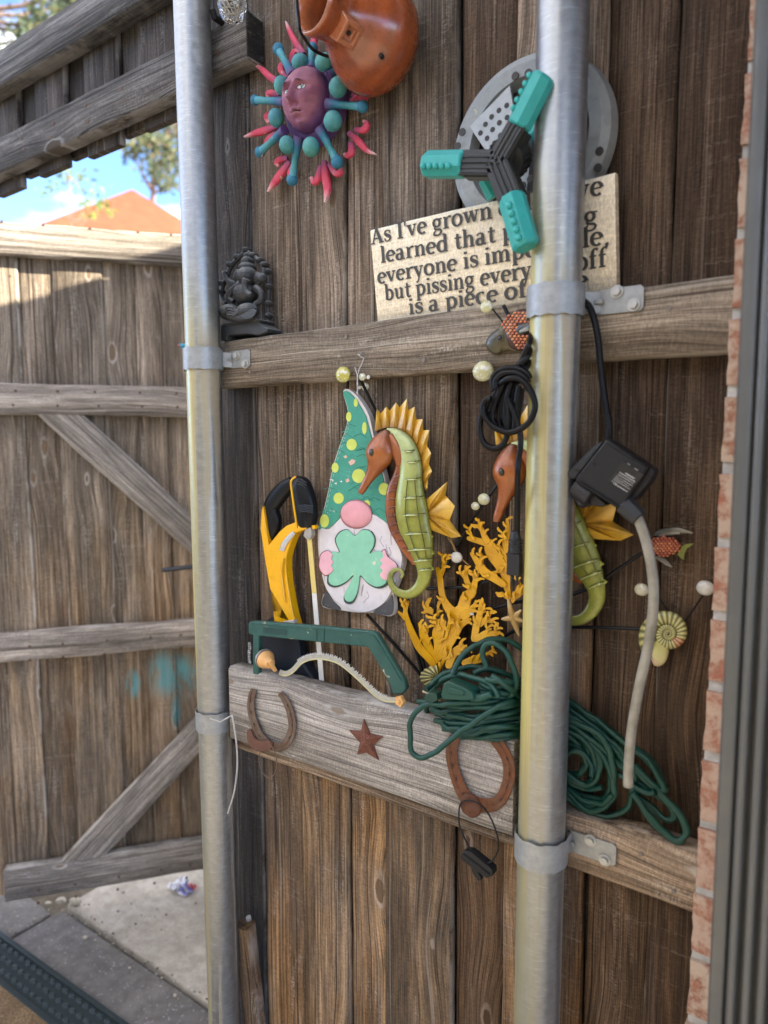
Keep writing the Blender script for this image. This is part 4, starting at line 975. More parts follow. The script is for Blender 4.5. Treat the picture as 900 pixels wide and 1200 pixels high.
for k, (x, y) in enumerate(((440, 130), (530, 190), (610, 250), (660, 300), (690, 380), (335, 210), (250, 300), (200, 400), (150, 520), (145, 620), (705, 560), (700, 760), (705, 900))): gs(x, y, 30, 34, .016, .010)
mb.col = (.042, .044, .045); mb.c = [mb.col]*len(mb.v)
fg = build('figure', mb, M_resin, gn, ang=60)
rm = fg.modifiers.new('remesh', 'REMESH'); rm.mode = 'VOXEL'; rm.voxel_size = .0011; rm.use_smooth_shade = True
fig_col = paint('carved_resin', .5, var=.4, scale=90, bump=.5); 
t = NT('dusty_highlit_resin'); tc = t.n('TexCoord').outputs['Object']; nn = t.n('NewGeometry').outputs['Normal']; up_ = t.n('SeparateXYZ', {0: nn}).outputs[2]
n_ = t.noise(tc, 130, 5, .7); f = t.math('MULTIPLY', t.ss(t.math('ADD', up_, t.math('MULTIPLY', n_, .8)), .5, 1.3), .6)
t.set(t.b.inputs['Base Color'], t.mix(f, (.03, .032, .034), (.26, .27, .26))); t.b.inputs['Roughness'].default_value = .48; t.set(t.b.inputs['Normal'], t.bump(n_, .6, .0016)); fg.data.materials[0] = t.m  # dust on upward faces, paler to serve as painted highlights
mb = MB(); mb.col = (.02, .02, .022); mb.tube([W(292, 150, .004), W(292, 290, .006)], .0014, 6); build('hanging_wire', mb, M_rub, gn)

# ------------------------------------------------------------------ wooden gnome cut-out
z7 = ZM(340, 440, 4.136)
gno = thing('gnome_plaque', 'painted wooden gnome cutout with green dotted hat holding a shamrock', 'wall plaque', W(417, 715, .03))
def cut(name, pts, w, t_, col, mat=None, parent=gno, sm_=3, bev=.0006, zf=z7, closed=True, **k):
    q = smooth([p[:2] for p in zf(*pts)], sm_, True) if sm_ > 1 else zf(*pts)
    m = MB(); m.col = col; m.pp(q, w, t_); return build(name, m, mat or M_gn, parent, bevel=bev, ang=30, **k)
M_gn = paint('chipped_craft_paint', .65, var=.12, scale=45, bump=.25, chip=(.62, .56, .45))
body = [(262,68),(290,70),(330,108),(380,190),(402,280),(430,390),(470,550),(480,700),(520,810),(548,885),(530,970),(500,1060),(502,1130),(484,1168),(400,1150),(330,1150),(245,1138),(158,1122),(160,1062),(185,1050),(150,950),(136,850),(135,745),(165,640),(188,540),(208,440),(246,320),(268,260),(280,180),(258,95)]
cut('backboard', body, .024, .012, (.62, .58, .55))
hat = [(258,78),(280,78),(318,118),(364,195),(388,282),(420,390),(462,555),(474,712),(430,690),(392,660),(320,610),(262,650),(235,695),(188,738),(137,744),(167,640),(190,540),(210,440),(249,320),(270,262),(282,180),(260,100)]
cut('hat', hat, .0262, .002, (.035, .26, .185))
cut('boot', [(162,1066),(158,1118),(245,1136),(205,1090),(182,1052)], .0262, .002, (.06, .06, .062)); cut('boot', [(400,1148),(470,1095),(492,1062),(500,1125),(482,1163)], .0262, .002, (.06, .06, .062))
cut('beard', [(140,752),(150,940),(178,1040),(235,1105),(330,1146),(400,1138),(465,1090),(515,990),(543,890),(518,815),(476,725),(400,672),(320,640),(250,685),(188,745)], .0272, .002, (.60, .565, .58))
for (x, y, r, s) in ((298,335,25,28),(284,200,13,24),(218,447,17,24),(332,487,32,34),(235,595,25,27),(455,550,26,30),(166,705,22,32),(360,255,11,30),(318,132,10,20),(372,622,16,18)):
    cut('polka_dot', [(x+r*math.cos(a*.7854), y+s*math.sin(a*.7854)) for a in range(8)], .0268, .0006, (.50, .58, .11), bev=0)
nose = [(320+72*math.cos(a*.5236), 672+66*math.sin(a*.5236)) for a in range(12)]
cut('painted_outline', [(320+77*math.cos(a*.5236), 673+71*math.sin(a*.5236)) for a in range(12)], .0282, .001, (.30, .12, .14), bev=0)
m = MB(); m.col = (.66, .30, .33); p_ = z7((320, 672))[0]; s_ = msize(*p_)/4.136; m.sph(W(*p_, .0285), 72*s_*1.3, .007, 66*s_, 24, 12); build('nose', m, M_gn, gno)
sh = [(240,858),(226,820),(222,790),(245,758),(280,750),(312,778),(345,751),(385,755),(406,790),(402,830),(384,862),(425,850),(462,868),(474,915),(474,965),(462,1008),(420,1025),(375,1005),(340,968),(334,1000),(322,1058),(300,1094),(270,1092),(262,1062),(288,1012),(306,968),(270,1000),(222,1020),(186,1000),(192,935),(186,880),(205,855)]
cen = (320, 900)
cut('painted_outline', [(cen[0]+(x-cen[0])*1.06+1, cen[1]+(y-cen[1])*1.045+3) for x, y in sh], .0287, .001, (.035, .06, .05), bev=0, sm_=3)
cut('shamrock', sh, .0305, .0022, (.205, .50, .345), label='pale green shamrock held in both hands')
for pts in ([(142,900),(150,868),(178,850),(204,868),(199,888),(208,905),(198,922),(207,940),(196,958),(168,968),(142,935)], [(446,852),(460,848),(470,878),(508,908),(516,938),(472,990),(446,986),(434,965),(448,945),(434,930),(446,912),(434,895),(450,880)]):
    c_ = (sum(p[0] for p in pts)/len(pts), sum(p[1] for p in pts)/len(pts))
    cut('painted_outline', [(c_[0]+(x-c_[0])*1.07, c_[1]+(y-c_[1])*1.05) for x, y in pts], .0296, .001, (.20, .05, .08), bev=0)
    cut('hand', pts, .0318, .002, (.68, .37, .42))
# scratched beard and stitched hat lines
mb = MB()
random.seed(3)
for k in range(70):
    x = random.uniform(150, 530); y = random.uniform(720, 1080); mb.col = random.choice([(.36, .31, .36), (.72, .70, .70), (.46, .38, .44)])
    a = [(x, y), (x+random.uniform(-12, 12), y+25), (x+random.uniform(-18, 18), y+55)]
    if all(((q[0]-330)/205)**2+((q[1]-880)/255)**2 < .85 for q in a): mb.tube([W(*z7(q)[0], .0274) for q in a], .00055, 4)
for k in range(46):
    y = random.uniform(240, 700); f = (y-100)/640; x = random.uniform(285-150*f, 330+140*f); mb.col = random.choice([(.015, .14, .10), (.02, .17, .12), (.06, .38, .29)])
    a = [(x-30, y+random.uniform(0, 14)), (x, y-8), (x+30, y+random.uniform(2, 20))]
    mb.tube([W(*z7(q)[0], .0262) for q in a], .0005, 4)
build('brush_mark', mb, M_gn, gno, kind='stuff')
mb = MB(); mb.col = (.62, .40, .31)
for pts in ([(282,420),(300,405),(318,412),(310,428),(292,436)], [(268,505),(284,498),(288,512),(274,520)], [(258,392),(270,386),(278,396),(266,402)]): mb.pp(z7(*pts), .0266, .0004)
mb.col = (.66, .66, .63)
for pts in ([(196,500),(212,508),(206,514)], [(214,522),(226,518),(224,530)], [(240,512),(252,510),(250,518)], [(186,505),(200,503),(200,507)], [(330,470),(362,476),(358,482)]): mb.pp(z7(*pts), .0266, .0004)
build('paint_chip', mb, M_flat, gno, kind='stuff', sm=False)
mb = MB(); mb.col = (.55, .55, .52)
for a, b in zip([(145,735),(170,640),(193,540),(213,440),(252,322),(274,262)], [(170,640),(193,540),(213,440),(252,322),(274,262),(285,185)]):
    for k in range(4):
        f0, f1 = k/4, k/4+.13; mb.tube([W(*z7((a[0]+(b[0]-a[0])*f+6, a[1]+(b[1]-a[1])*f))[0], .0265) for f in (f0, f1)], .0004, 4)
build('stitch', mb, M_gn, gno, kind='stuff')
mb = MB(); mb.col = (.45, .44, .42)
mb.tube([W(424, 413, .040), W(421, 416, .052)], .0016, 6); zz = ZM(390, 400, 11.25)
mb.tube([W(x, y, .048) for x, y in zz((330,170),(380,210),(410,220),(385,290),(350,360),(330,440),(322,560),(328,700))], .00095, 6); mb.tube([W(x, y, .047) for x, y in zz((290,340),(320,430),(330,560),(318,700))], .0008, 6)
build('hanging_wire', mb, M_zinc, gno)

# ------------------------------------------------------------------ yellow hacksaw
zh = ZM(290, 540, 7.5); z3 = ZM(270, 680, 6); z4 = ZM(240, 380, 3)
hs_ = thing('hacksaw', 'yellow hacksaw with black grip hanging handle up beside the gnome', 'hacksaw', W(335, 780, .03))
YEL, BLK = (.80, .40, .004), (.008, .0095, .012)
mb = MB(); mb.col = YEL
yel = [(118,470),(130,395),(138,430),(158,600),(180,745),(215,700),(280,620),(340,570),(420,540),(440,575),(520,570),(520,600),(450,625),(415,640),(390,690),(355,780),(335,860),(335,960),(350,1100),(395,1340),(440,1500),(250,1540),(225,1350),(190,1080),(150,900),(132,800),(112,600)]
yp = zh(*yel); end = [(z3(p)[0]) for p in ((438,285),(335,295),(280,30))]
yp = yp[:23]+[(344.5, 727.5), (326.5, 729.5)]+[(316, 690), (310, 655)]+yp[26:]
yp = [p for p in yp]
mb.pp(yp, .040, .018); build('frame', mb, M_gloss, hs_, bevel=.0025, ang=50)
mb = MB(); mb.col = (.72, .38, .01); mb.tube([Vector(v) for v in smooth([tuple(W(*p, .043)) for p in zh((318,860),(300,1000),(330,1250))], 5)], [.002]*10+[.001], 6); build('rib', mb, M_gloss, hs_)
def rsw(name, pts, w, col, mat, parent, zf, hf=.8, **k):
    m = MB(); m.col = col; m.relief(zf(*pts), w, hf, 10, back=.008); return build(name, m, mat, parent, **k)
rsw('grip', [(405,150,18),(450,200,72),(490,330,84),(510,450,82),(515,540,70),(515,585,55)], .034, BLK, M_rub, hs_, zh, .5)
rsw('grip', [(400,190,55),(330,230,62),(260,310,68),(210,390,62),(205,440,50),(225,520,52),(220,600,45),(195,700,22)], .028, BLK, M_rub, hs_, zh, .5)
mb = MB(); mb.col = YEL; mb.tube([Vector(v) for v in smooth([tuple(W(*p, w_)) for p, w_ in zip(zh((425,138),(390,165),(383,215),(400,340),(418,470),(436,590)), (.046,.050,.052,.053,.053,.047))], 4)], .0018, 6); build('piping', mb, M_gloss, hs_)
mb = MB(); mb.col = (.014, .016, .02)
for k in range(5): mb.tube([W(*p, .056-abs(k-2)*.0) for p in zh((440+k*6,395+k*14),(500,388+k*14),(575,398+k*14))], .0011, 5)
for k in range(3): mb.tube([W(*p, .052) for p in zh((435,165+k*22),(470,160+k*24),(520,195+k*24))], .0010, 5)
build('grip_ridge', mb, M_rub, hs_, kind='stuff')
mb = MB(); mb.col = (.36, .34, .30); mb.pp(zh((505,605),(555,585),(565,655),(545,690),(520,690),(490,660)), .040, .01); mb.col = YEL; mb.pp(zh((560,570),(590,565),(600,590),(575,605)), .042, .008); build('blade_pin', mb, M_zinc, hs_, bevel=.0005)
mb = MB(); mb.col = (.64, .50, .16); B0, B1, B2 = [(360,627),(364,627)], [(366,690),(371,690)], [(375,806),(380,806)]
mb.prism([W(359.5, 629, .036), W(364.8, 629, .036), W(370.8, 695, .036), W(365.5, 695, .036)], (0, .0008, 0)); build('blade', mb, M_gloss, hs_, label='yellow painted upper half of the saw blade')
mb = MB(); mb.col = (.66, .65, .62); mb.prism([W(365.5, 695.3, .036), W(370.8, 695.3, .036), W(380.4, 808, .036), W(375, 808, .036)], (0, .0008, 0)); build('blade', mb, M_gloss, hs_, label='white lower half of the saw blade')
mb = MB(); mb.col = (.5, .49, .46); mb.relief(zh((300,790,20),(320,735,22),(360,680,22),(410,630,16)), .0415, .2, 6); build('trigger_guard', mb, M_zinc, hs_)
# dark front grip hidden behind the green saw
mb = MB(); mb.col = (.016, .02, .028)
mb.pp(z3((255,278),(318,236),(332,296),(445,300),(470,420),(492,560),(560,660),(622,748),(440,712),(330,690),(208,672),(208,400),(230,300)), .030, .022); build('front_grip', mb, M_rub, hs_, bevel=.004)
mb = MB(); mb.col = (.55, .55, .54); mb.pp(z3((370,290),(440,280),(452,305),(375,312)), .044, .01); build('end_block', mb, M_zinc, hs_, bevel=.0006)
mb = MB(); mb.col = (.30, .33, .36); mb.sph(W(*z3((570,735))[0], .030), .010, .006, .006); build('knob', mb, M_plas, hs_)
zt_ = ZM(280, 740, 20)
mb = MB(); mb.col = (.018, .02, .024); mb.pp(zt_((185,245),(310,235),(330,330),(330,950),(290,930),(200,830),(175,560)), .038, .010); tt_ = build('tape_end', mb, M_rub, hs_, bevel=.001)
mb = MB(); mb.col = (.72, .74, .74)
random.seed(5)
for k, y in enumerate(range(262, 850, 44)):
    o_ = 215+14*math.sin((y-560)/190+1.6)+(-18 if 400 < y < 700 else 0)+(y-700)*.3*(y > 700); h = 38
    a_, b_ = (o_, y), (o_+62-(k % 3)*8, y+4)
    mb.pp(zt_((o_, y), (o_+58, y+2), (o_+58, y+9), (o_, y+8)), .0384, .0003)
    mb.pp(zt_((o_+random.choice([0, 24, 46]), y+10), (o_+random.choice([8, 30, 56])+4, y+10), (o_+50, y+h-4), (o_+38, y+h-4)), .03845, .0003)
    mb.pp(zt_((o_, y+10), (o_+9, y+10), (o_+9, y+h-3), (o_, y+h-3)), .0385, .0003)
build('white_print', mb, M_flat, tt_, sm=False, kind='stuff')

# ------------------------------------------------------------------ green bow saw
zb_ = ZM(240, 700, 3)
bsw = thing('bow_saw', 'green framed bow saw with curved pale blade resting on the plank', 'bow saw', W(380, 800, .06))
GRN = (.013, .075, .060)
mb = MB(); mb.col = GRN
mb.pp(zb_((152,92),(158,86),(178,84),(400,101),(588,120),(604,128),(614,145),(700,290),(708,322),(694,340),(660,341),(649,302),(574,176),(400,158),(190,136),(188,318),(168,318),(168,134),(153,128)), .074, .010); fr_ = build('frame', mb, M_dplas, bsw, bevel=.002, ang=40)
mb = MB(); mb.col = (.012, .05, .045); mb.pp(zb_((205,105),(288,113),(288,133),(205,125)), .0745, .003); build('slot', mb, M_plas, fr_)
mb = MB(); mb.col = (.018, .088, .07); mb.tube([W(*p, .0745) for p in zb_((178,92),(400,109),(585,128),(604,150),(690,295))], .0012, 6); mb.tube([W(*p, .0745) for p in zb_((392,104),(392,156))], .001, 5); mb.tube([W(*p, .0745) for p in zb_((418,104),(418,158))], .001, 5); build('raised_edge', mb, M_dplas, fr_, kind='stuff')
ctr = smooth([(*p, 3.0) for p in zb_((262,262),(285,268),(310,256),(345,222),(400,209),(470,226),(540,282),(600,340),(640,358),(680,360))], 5)
mb = MB(); mb.col = (.36, .355, .31); pr = None
for i, (x, y, h) in enumerate(ctr):
    a = ctr[max(0, i-1)]; b = ctr[min(len(ctr)-1, i+1)]; l = math.hypot(b[0]-a[0], b[1]-a[1]); nx, ny = -(b[1]-a[1])/l, (b[0]-a[0])/l
    r_ = mb.ring([W(x+nx*k, y+ny*k, w_) for k, w_ in ((-3.0, .0795), (3.0, .0795), (3.0, .0780), (-3.0, .0780))])
    if pr: mb.bridge(pr, r_)
    pr = r_
bl_ = build('blade', mb, M_met, bsw)
mb = MB(); mb.col = (.52, .47, .25); mb.tube([W(x+0, y+2.6, .0798) for x, y, h in ctr], .0011, 6); build('guard_strip', mb, M_plas, bl_)
mb = MB(); mb.col = (.6, .6, .58)
for i in range(14, 40, 1):
    x, y, h = ctr[i]; a, b = ctr[i-1], ctr[i+1]; l = math.hypot(b[0]-a[0], b[1]-a[1]); nx, ny = (b[1]-a[1])/l, -(b[0]-a[0])/l; tx, ty = (b[0]-a[0])/l, (b[1]-a[1])/l
    for f in (-1.1, 1.1):
        mb.pp([(x+tx*(f-.9)+nx*2.6, y+ty*(f-.9)+ny*2.6), (x+tx*f+nx*5.2, y+ty*f+ny*5.2), (x+tx*(f+.9)+nx*2.6, y+ty*(f+.9)+ny*2.6)], .0795, .0012)
build('tooth', mb, M_met, bl_, kind='stuff', sm=False)
PCH = (.66, .36, .13)
kc = W(*zb_((222, 226))[0], .086); kv = Vector((.93, -.34, -.14)).normalized()
mb = MB(); mb.col = (.23, .22, .2); mb.tube([kc-kv*.016, kc-kv*.011], .0165, 24); kb = build('washer', mb, M_zinc, bsw)
mb = MB(); mb.col = PCH; mb.lathe(kc-kv*.0112, kv, [(0, .001), (0, .0150), (.003, .0155), (.012, .0115), (.018, .0085), (.022, .0082), (.0225, .001)], 24)
w1 = kv.cross(Vector((0, 0, 1))).normalized(); w2 = kv.cross(w1)
Rk = Matrix((w1, w2, kv)).transposed(); mb.box(kc+kv*.014, .006, .023, .013, Rk@Matrix.Rotation(.5, 3, 'Z')); build('wing_nut', mb, M_plas, bsw, bevel=.0012)
kc = W(*zb_((692, 362))[0], .088); mb = MB(); mb.col = PCH; N_ = 30
for y_, f in ((0, .9), (-.004, 1), (-.007, .85)):
    r_ = mb.ring([kc+Vector((math.cos(6.283*k/N_)*(.0072+.0012*math.cos(5*6.283*k/N_))*f, y_, math.sin(6.283*k/N_)*(.0082+.0012*math.cos(5*6.283*k/N_))*f)) for k in range(N_)])
    if y_ < 0: mb.bridge(pr, r_)
    else: mb.f.append(tuple(r_))
    pr = r_
mb.f.append(tuple(reversed(pr))); mb.sph(kc+Vector((0, -.007, 0)), .0033, .003, .0033); build('wing_nut', mb, M_plas, bsw)

# ------------------------------------------------------------------ horseshoes, star, hanging bits
def horseshoe(name, label, pts, zf, w, cols, seeds):
    T = thing(name, label, 'horseshoe', W(*zf(pts[len(pts)//2][:2])[0], w), 'rusty horseshoes nailed to the plank')
    m = MB(); sp = smooth(zf(*[(*p[:2], p[2]) for p in pts]), 6); pr = None; N = len(sp)
    sc_f = 1
    for i, (x, y, h) in enumerate(sp):
        a = sp[max(0, i-1)]; b = sp[min(N-1, i+1)]; l = math.hypot(b[0]-a[0], b[1]-a[1]) or 1; nx, ny = -(b[1]-a[1])/l, (b[0]-a[0])/l
        f = noise.noise(Vector((x*.09, y*.09, seeds)))*.5+.5; m.col = tuple(p*(1-f)+q*f for p, q in zip(*cols))
        h *= .95 if 2 < i < N-3 else (.75 if i in (0, N-1) else .93)
        rr_ = [(-1, .0), (-1, .0042), (-.88, .0054), (.0, .0056), (.12, .0048), (.30, .0048), (.40, .0055), (.88, .0053), (1, .0042), (1, .0)]
        r_ = m.ring([W(x+nx*h*k, y+ny*h*k, w+d) for k, d in rr_])
        if pr: m.bridge(pr, r_)
        else: m.f.append(tuple(r_))
        pr = r_
    m.f.append(tuple(reversed(pr))); sh_ = build('shoe', m, M_rust, T, ang=45)
    for fr in (.12, .2, .28, .36, .62, .7, .78, .86):
        x, y, h = sp[int(fr*(N-1))]; a = sp[int(fr*(N-1))-1]; tv = (W(x, y, w)-W(a[0], a[1], w)).normalized(); m = MB(); m.col = (.012, .008, .006)
        q = W(x, y, w+.0050); m.box(q, .0026, .0012, .0052, tv.to_track_quat('Z', 'Y').to_matrix()); build('nail_hole', m, M_flat, sh_, sm=False)
    return T
h1 = horseshoe('horseshoe', 'greyish rusty horseshoe at the left end of the silvered plank', [(174,322,12),(164,350,13),(162,390,14),(170,430,14),(190,480,15),(222,515,16),(262,527,16),(292,505,16),(307,462,15),(305,425,15),(294,385,14),(279,355,13),(264,336,11)], zb_, .0765, ((.09, .038, .018), (.15, .11, .078)), 2)
mb = MB(); mb.col = (.12, .05, .03)
mb.pp(smooth(zb_((148,468),(160,465),(170,490),(190,505),(222,505),(238,520),(225,538),(190,543),(165,530),(148,500)), 3, True), .086, .004); build('shard', mb, M_rust, h1, bevel=.001, label='curved rusty scrap wired to the horseshoe')
mb = MB(); mb.col = (.16, .09, .05)
mb.tube([Vector(v) for v in smooth([tuple(W(*p, .088)) for p in zb_((195,540),(190,570),(200,610),(222,634),(240,628),(252,596),(250,560),(236,525),(220,505))], 4)], .0008, 6); build('wire_loop', mb, M_rust, h1)
zr5 = ZM(520, 860, 4.495)
h2 = horseshoe('horseshoe', 'orange rusted horseshoe hanging below the green cord by the right post', [(62,10,34),(44,70,34),(44,130,33),(58,200,32),(82,270,34),(120,335,38),(180,370,40),(250,375,40),(300,345,36),(332,280,34),(346,210,34),(338,140,33),(308,80,32),(270,30,32)], zr5, .0765, ((.15, .038, .008), (.11, .052, .026)), 5)
mb = MB(); mb.col = (.10, .035, .016); p_ = zr5((142, 380))[0]; mb.sph(W(*p_, .084), .0165, .005, .0165, 18, 10); mb.v = [v+Vector((0, 0, noise.noise(v*80)*.002)) for v in mb.v]; build('rusty_disc', mb, M_rust, h2, label='round rusty disc wired to the shoe')
ct = thing('cord_clip', 'small black clip dangling on a thin cord loop from the right horseshoe', 'clip', W(*zr5((170, 700))[0], .085))
mb = MB(); mb.col = (.012, .012, .013)
mb.tube([Vector(v) for v in smooth([tuple(W(*p, w_)) for p, w_ in zip(zr5((155,630),(120,570),(85,490),(80,430),(88,370),(130,350),(190,370),(240,430),(275,510),(288,580),(275,640),(240,678),(195,680)), (.088,.09,.09,.089,.09,.092,.092,.091,.09,.09,.089,.088,.086))], 4)], .0013, 6); build('cord', mb, M_rub, ct)
mb = MB(); mb.col = (.013, .013, .014); mb.pp(zr5((85,640),(105,618),(140,622),(255,715),(258,748),(225,762),(90,665)), .092, .014); mb.pp(zr5((140,700),(165,700),(200,770),(180,778),(150,735)), .086, .006); mb.tube([W(*p, .0925) for p in zr5((100,636),(240,742))], .0022, 6); build('clip', mb, M_rub, ct, bevel=.001)
sc0 = zb_((566, 500))[0]
mb = MB(); mb.col = (.13, .042, .022); OP = zb_((558,428),(625,490),(610,572),(535,553),(507,468)); IN = zb_((580,480),(592,521),(567,546),(545,511),(549,470))
ctr_ = mb.add(W(*sc0, .0855)); ring_ = []
for o_, i_ in zip(OP, IN): ring_ += [mb.add(W(*o_, .0785)), mb.add(W(*i_, .0785))]
bk = [mb.add(mb.v[i]+Vector((0, .0022, 0))) for i in ring_]
for k in range(10): j = (k+1) % 10; mb.f.append((ctr_, ring_[k], ring_[j])); mb.f.append((ring_[k], bk[k], bk[j], ring_[j]))
mb.f.append(tuple(bk))
sto = thing('rusty_star', 'small rusty five pointed star fixed to the silvered plank', 'star', W(*sc0, .078)); build('star', mb, M_rust, sto, sm=False)
for r_ in (.0042, .0078): mb = MB(); mb.col = (.2, .075, .05); mb.tube([W(*sc0, .0845-r_*.25)+Vector((math.cos(a*.314)*r_, 0, math.sin(a*.314)*r_)) for a in range(20)], .0009, 6, closed=True); build('ring', mb, M_rust, sto)
mb = MB(); mb.col = (.5, .49, .46); mb.tube([Vector(v) for v in smooth([tuple(W(*p, w_)) for p, w_ in zip(((272, 838),(277, 870),(278, 900),(274, 930),(267, 953)), (.085, .083, .082, .084, .088))], 5)], .0015, 6); mb.tube([W(272, 838, .085), W(258, 846, .1), W(246, 842, .105)], .0012, 6); tag(build('wire', mb, M_zinc), 'pale bent wire hanging from the left post clamp', 'wire')
# offcut leaning at the foot of the fence
off = thing('wood_offcut', 'short brown offcut leaning between left post and the fence boards', 'offcut', W(296, 1190, .03))
a, b = W(292, 1078, .022), W(304, 1290, .034); L_ = (b-a).length
o_ = lumber('board', (a+b)/2, L_, .034, .03, 'Z', M_railb.copy() if False else M_board, off, nseg=12); o_.rotation_euler = (-(b.y-a.y)/L_, math.atan2(-(b.x-a.x), -(b.z-a.z)), 0)
mb = MB(); mb.col = (.5, .5, .48); mb.tube([a+Vector((0, 0, -.002)), a+Vector((0, -.002, .007))], .005, 10); build('screw', mb, M_zinc, off)

# ------------------------------------------------------------------ green extension cord
GC = (.006, .050, .036)
ext = thing('extension_cord', 'long dark green extension cord coiled on the lower rail behind the right post', 'extension cord', W(640, 900, .03))
zl = ZM(470, 730, 6); zrt = ZM(640, 800, 5)
def wl(p): # how far the left coil bulges out at this height
    return .088
cord = MB(); cord.col = GC
def strand(pts, zf, w0, w1, r=.0040, ends=None):
    n = len(pts); q = [tuple(W(*zf(p[:2])[0], p[2] if len(p) > 2 else w0+(w1-w0)*(i/(n-1)))) for i, p in enumerate(pts)]
    V = [Vector(v) for v in smooth(q, 6)]; V = [v+Vector((noise.noise(v*55), noise.noise(v*55+Vector((7, 0, 0)))*.6, noise.noise(v*55+Vector((0, 7, 0)))))*.0026 for v in V]
    cord.tube(V, r, 8)
strand([(990,545,.02),(850,540,.05),(740,560,.085),(600,640,.098),(450,740,.103),(300,860,.104),(190,940,.102),(120,945,.1),(70,880,.1),(60,760,.1),(80,660,.1),(130,600,.1),(170,572,.1),(300,576,.1),(500,562,.095),(700,545,.08),(850,520,.05),(990,500,.02)], zl, 0, 0)
strand([(690,530),(640,440),(540,390),(420,370),(320,390),(240,450),(190,520),(178,600),(200,680),(260,750),(350,782),(500,795),(600,760),(700,690),(850,650),(990,630)], zl, .095, .025)
strand([(180,470),(210,440),(270,380),(360,335),(500,310),(640,330),(760,360),(850,400),(990,440)], zl, .09, .025)
strand([(365,365),(390,280),(450,210),(540,150),(640,115),(740,120),(860,185),(990,300)], zl, .085, .02)
strand([(605,300),(575,230),(590,160),(650,145),(720,190),(780,280),(812,380),(800,460),(760,520),(680,545)], zl, .075, .075)
strand([(510,355),(600,325),(720,345),(800,390),(860,450),(990,520)], zl, .07, .02)
for k, pts in enumerate(([(215,615),(400,645),(600,650),(850,590)], [(240,680),(420,715),(650,690),(850,655)], [(290,700),(400,775),(600,760),(850,715)], [(420,800),(600,795),(850,755)], [(440,790),(650,812),(850,795)], [(300,570),(480,600),(700,590),(850,560)], [(220,600),(380,690),(600,720),(850,690)],
    [(560,420),(700,490),(850,480)], [(640,370),(740,440),(850,520)], [(120,555),(300,580),(560,600),(850,620)], [(330,650),(520,680),(700,650),(850,600)], [(300,740),(520,750),(700,730),(850,740)], [(420,420),(600,470),(850,440)], [(530,480),(680,520),(850,545)], [(600,400),(720,410),(850,425)], [(250,640),(450,600),(650,560),(850,505)], [(380,770),(560,800),(720,780),(850,770)])):
    w0 = .078+.012*((k*7) % 3)/2; strand([(*p, w0 if i < len(pts)-1 else .055) for i, p in enumerate(pts)]+[(930, pts[-1][1]+random.uniform(-20, 20), .03), (1010, pts[-1][1]+random.uniform(-60, 30), .018)], zl, 0, 0)
R_ = [[(-30,20),(100,100),(200,160),(300,240),(450,350),(560,430),(640,510),(680,600),(692,642),(600,642),(500,640)],
 [(-30,70),(100,140),(250,250),(420,400),(560,550),(680,670),(780,780),(822,880),(790,926),(720,910),(640,830),(560,730),(505,650)],
 [(-30,120),(100,180),(300,310),(450,450),(600,590),(720,720),(742,780),(700,797),(600,730),(520,665)],
 [(60,470),(110,420),(165,405),(220,430),(232,490),(190,530),(130,530),(80,500)],
 [(-20,190),(110,222),(190,272),(237,380),(235,460),(200,520)],
 [(-20,200),(180,260),(270,360),(312,460),(300,560),(250,602),(180,590),(115,540),(40,480)],
 [(0,170),(220,242),(330,380),(372,520),(370,620),(320,690),(230,682),(140,622),(100,560)],
 [(20,180),(300,300),(380,450),(394,600),(380,680),(320,742),(250,752),(170,702),(100,622),(40,600)],
 [(505,600),(490,700),(440,762),(370,782),(280,767),(180,722),(90,655),(20,640)],
 [(300,220),(430,330),(520,400),(600,450),(655,540),(692,625)], [(0,330),(100,350),(200,405),(260,480),(262,560)], [(-20,290),(100,300),(165,335),(212,402)], [(0,260),(120,290),(230,360),(285,470),(280,560),(230,610)],
 [(320,420),(400,520),(480,580),(560,640),(640,645)], [(350,400),(440,500),(540,590),(700,690)], [(0,400),(60,430),(90,520),(150,590),(240,630),(320,610)], [(20,560),(120,640),(220,710),(320,715),(372,660)], [(40,240),(200,300),(340,440),(390,560)], [(0,140),(160,220),(330,340),(480,500),(520,620)], [(0,160),(260,330),(420,470),(500,600)]]
R_ += [[(x+random.uniform(4, 13), y+random.uniform(-16, 4)) for x, y in pts] for pts in R_ if pts[0][0] < 320]
for k, pts in enumerate(R_): strand(pts, zrt, .016+.007*(k % 4), .016+.006*((k+2) % 4), r=.0038)
build('cord', cord, M_plas, ext, ang=80)
mb = MB(); mb.col = (.008, .058, .042); mb.pp(zl((300,425),(330,410),(440,455),(500,490),(510,545),(440,548),(290,540),(278,505)), .108, .022); mb.pp(zl((335,450),(440,480),(440,515),(325,500)), .110, .003); mb.tube([W(*p, .097) for p in zl((500,520),(560,530),(640,500))], [.008, .006, .0045], 10); build('socket_plug', mb, M_plas, ext, bevel=.002)
mb = MB(); mb.col = (.008, .042, .03); mb.pp(zl((165,510),(200,490),(250,500),(255,545),(215,565),(165,545)), .105, .015); mb.col = (.35, .3, .2); mb.tube([W(*p, .1) for p in zl((200,500),(150,480))], .0016, 6); build('plug', mb, M_plas, ext, bevel=.002)

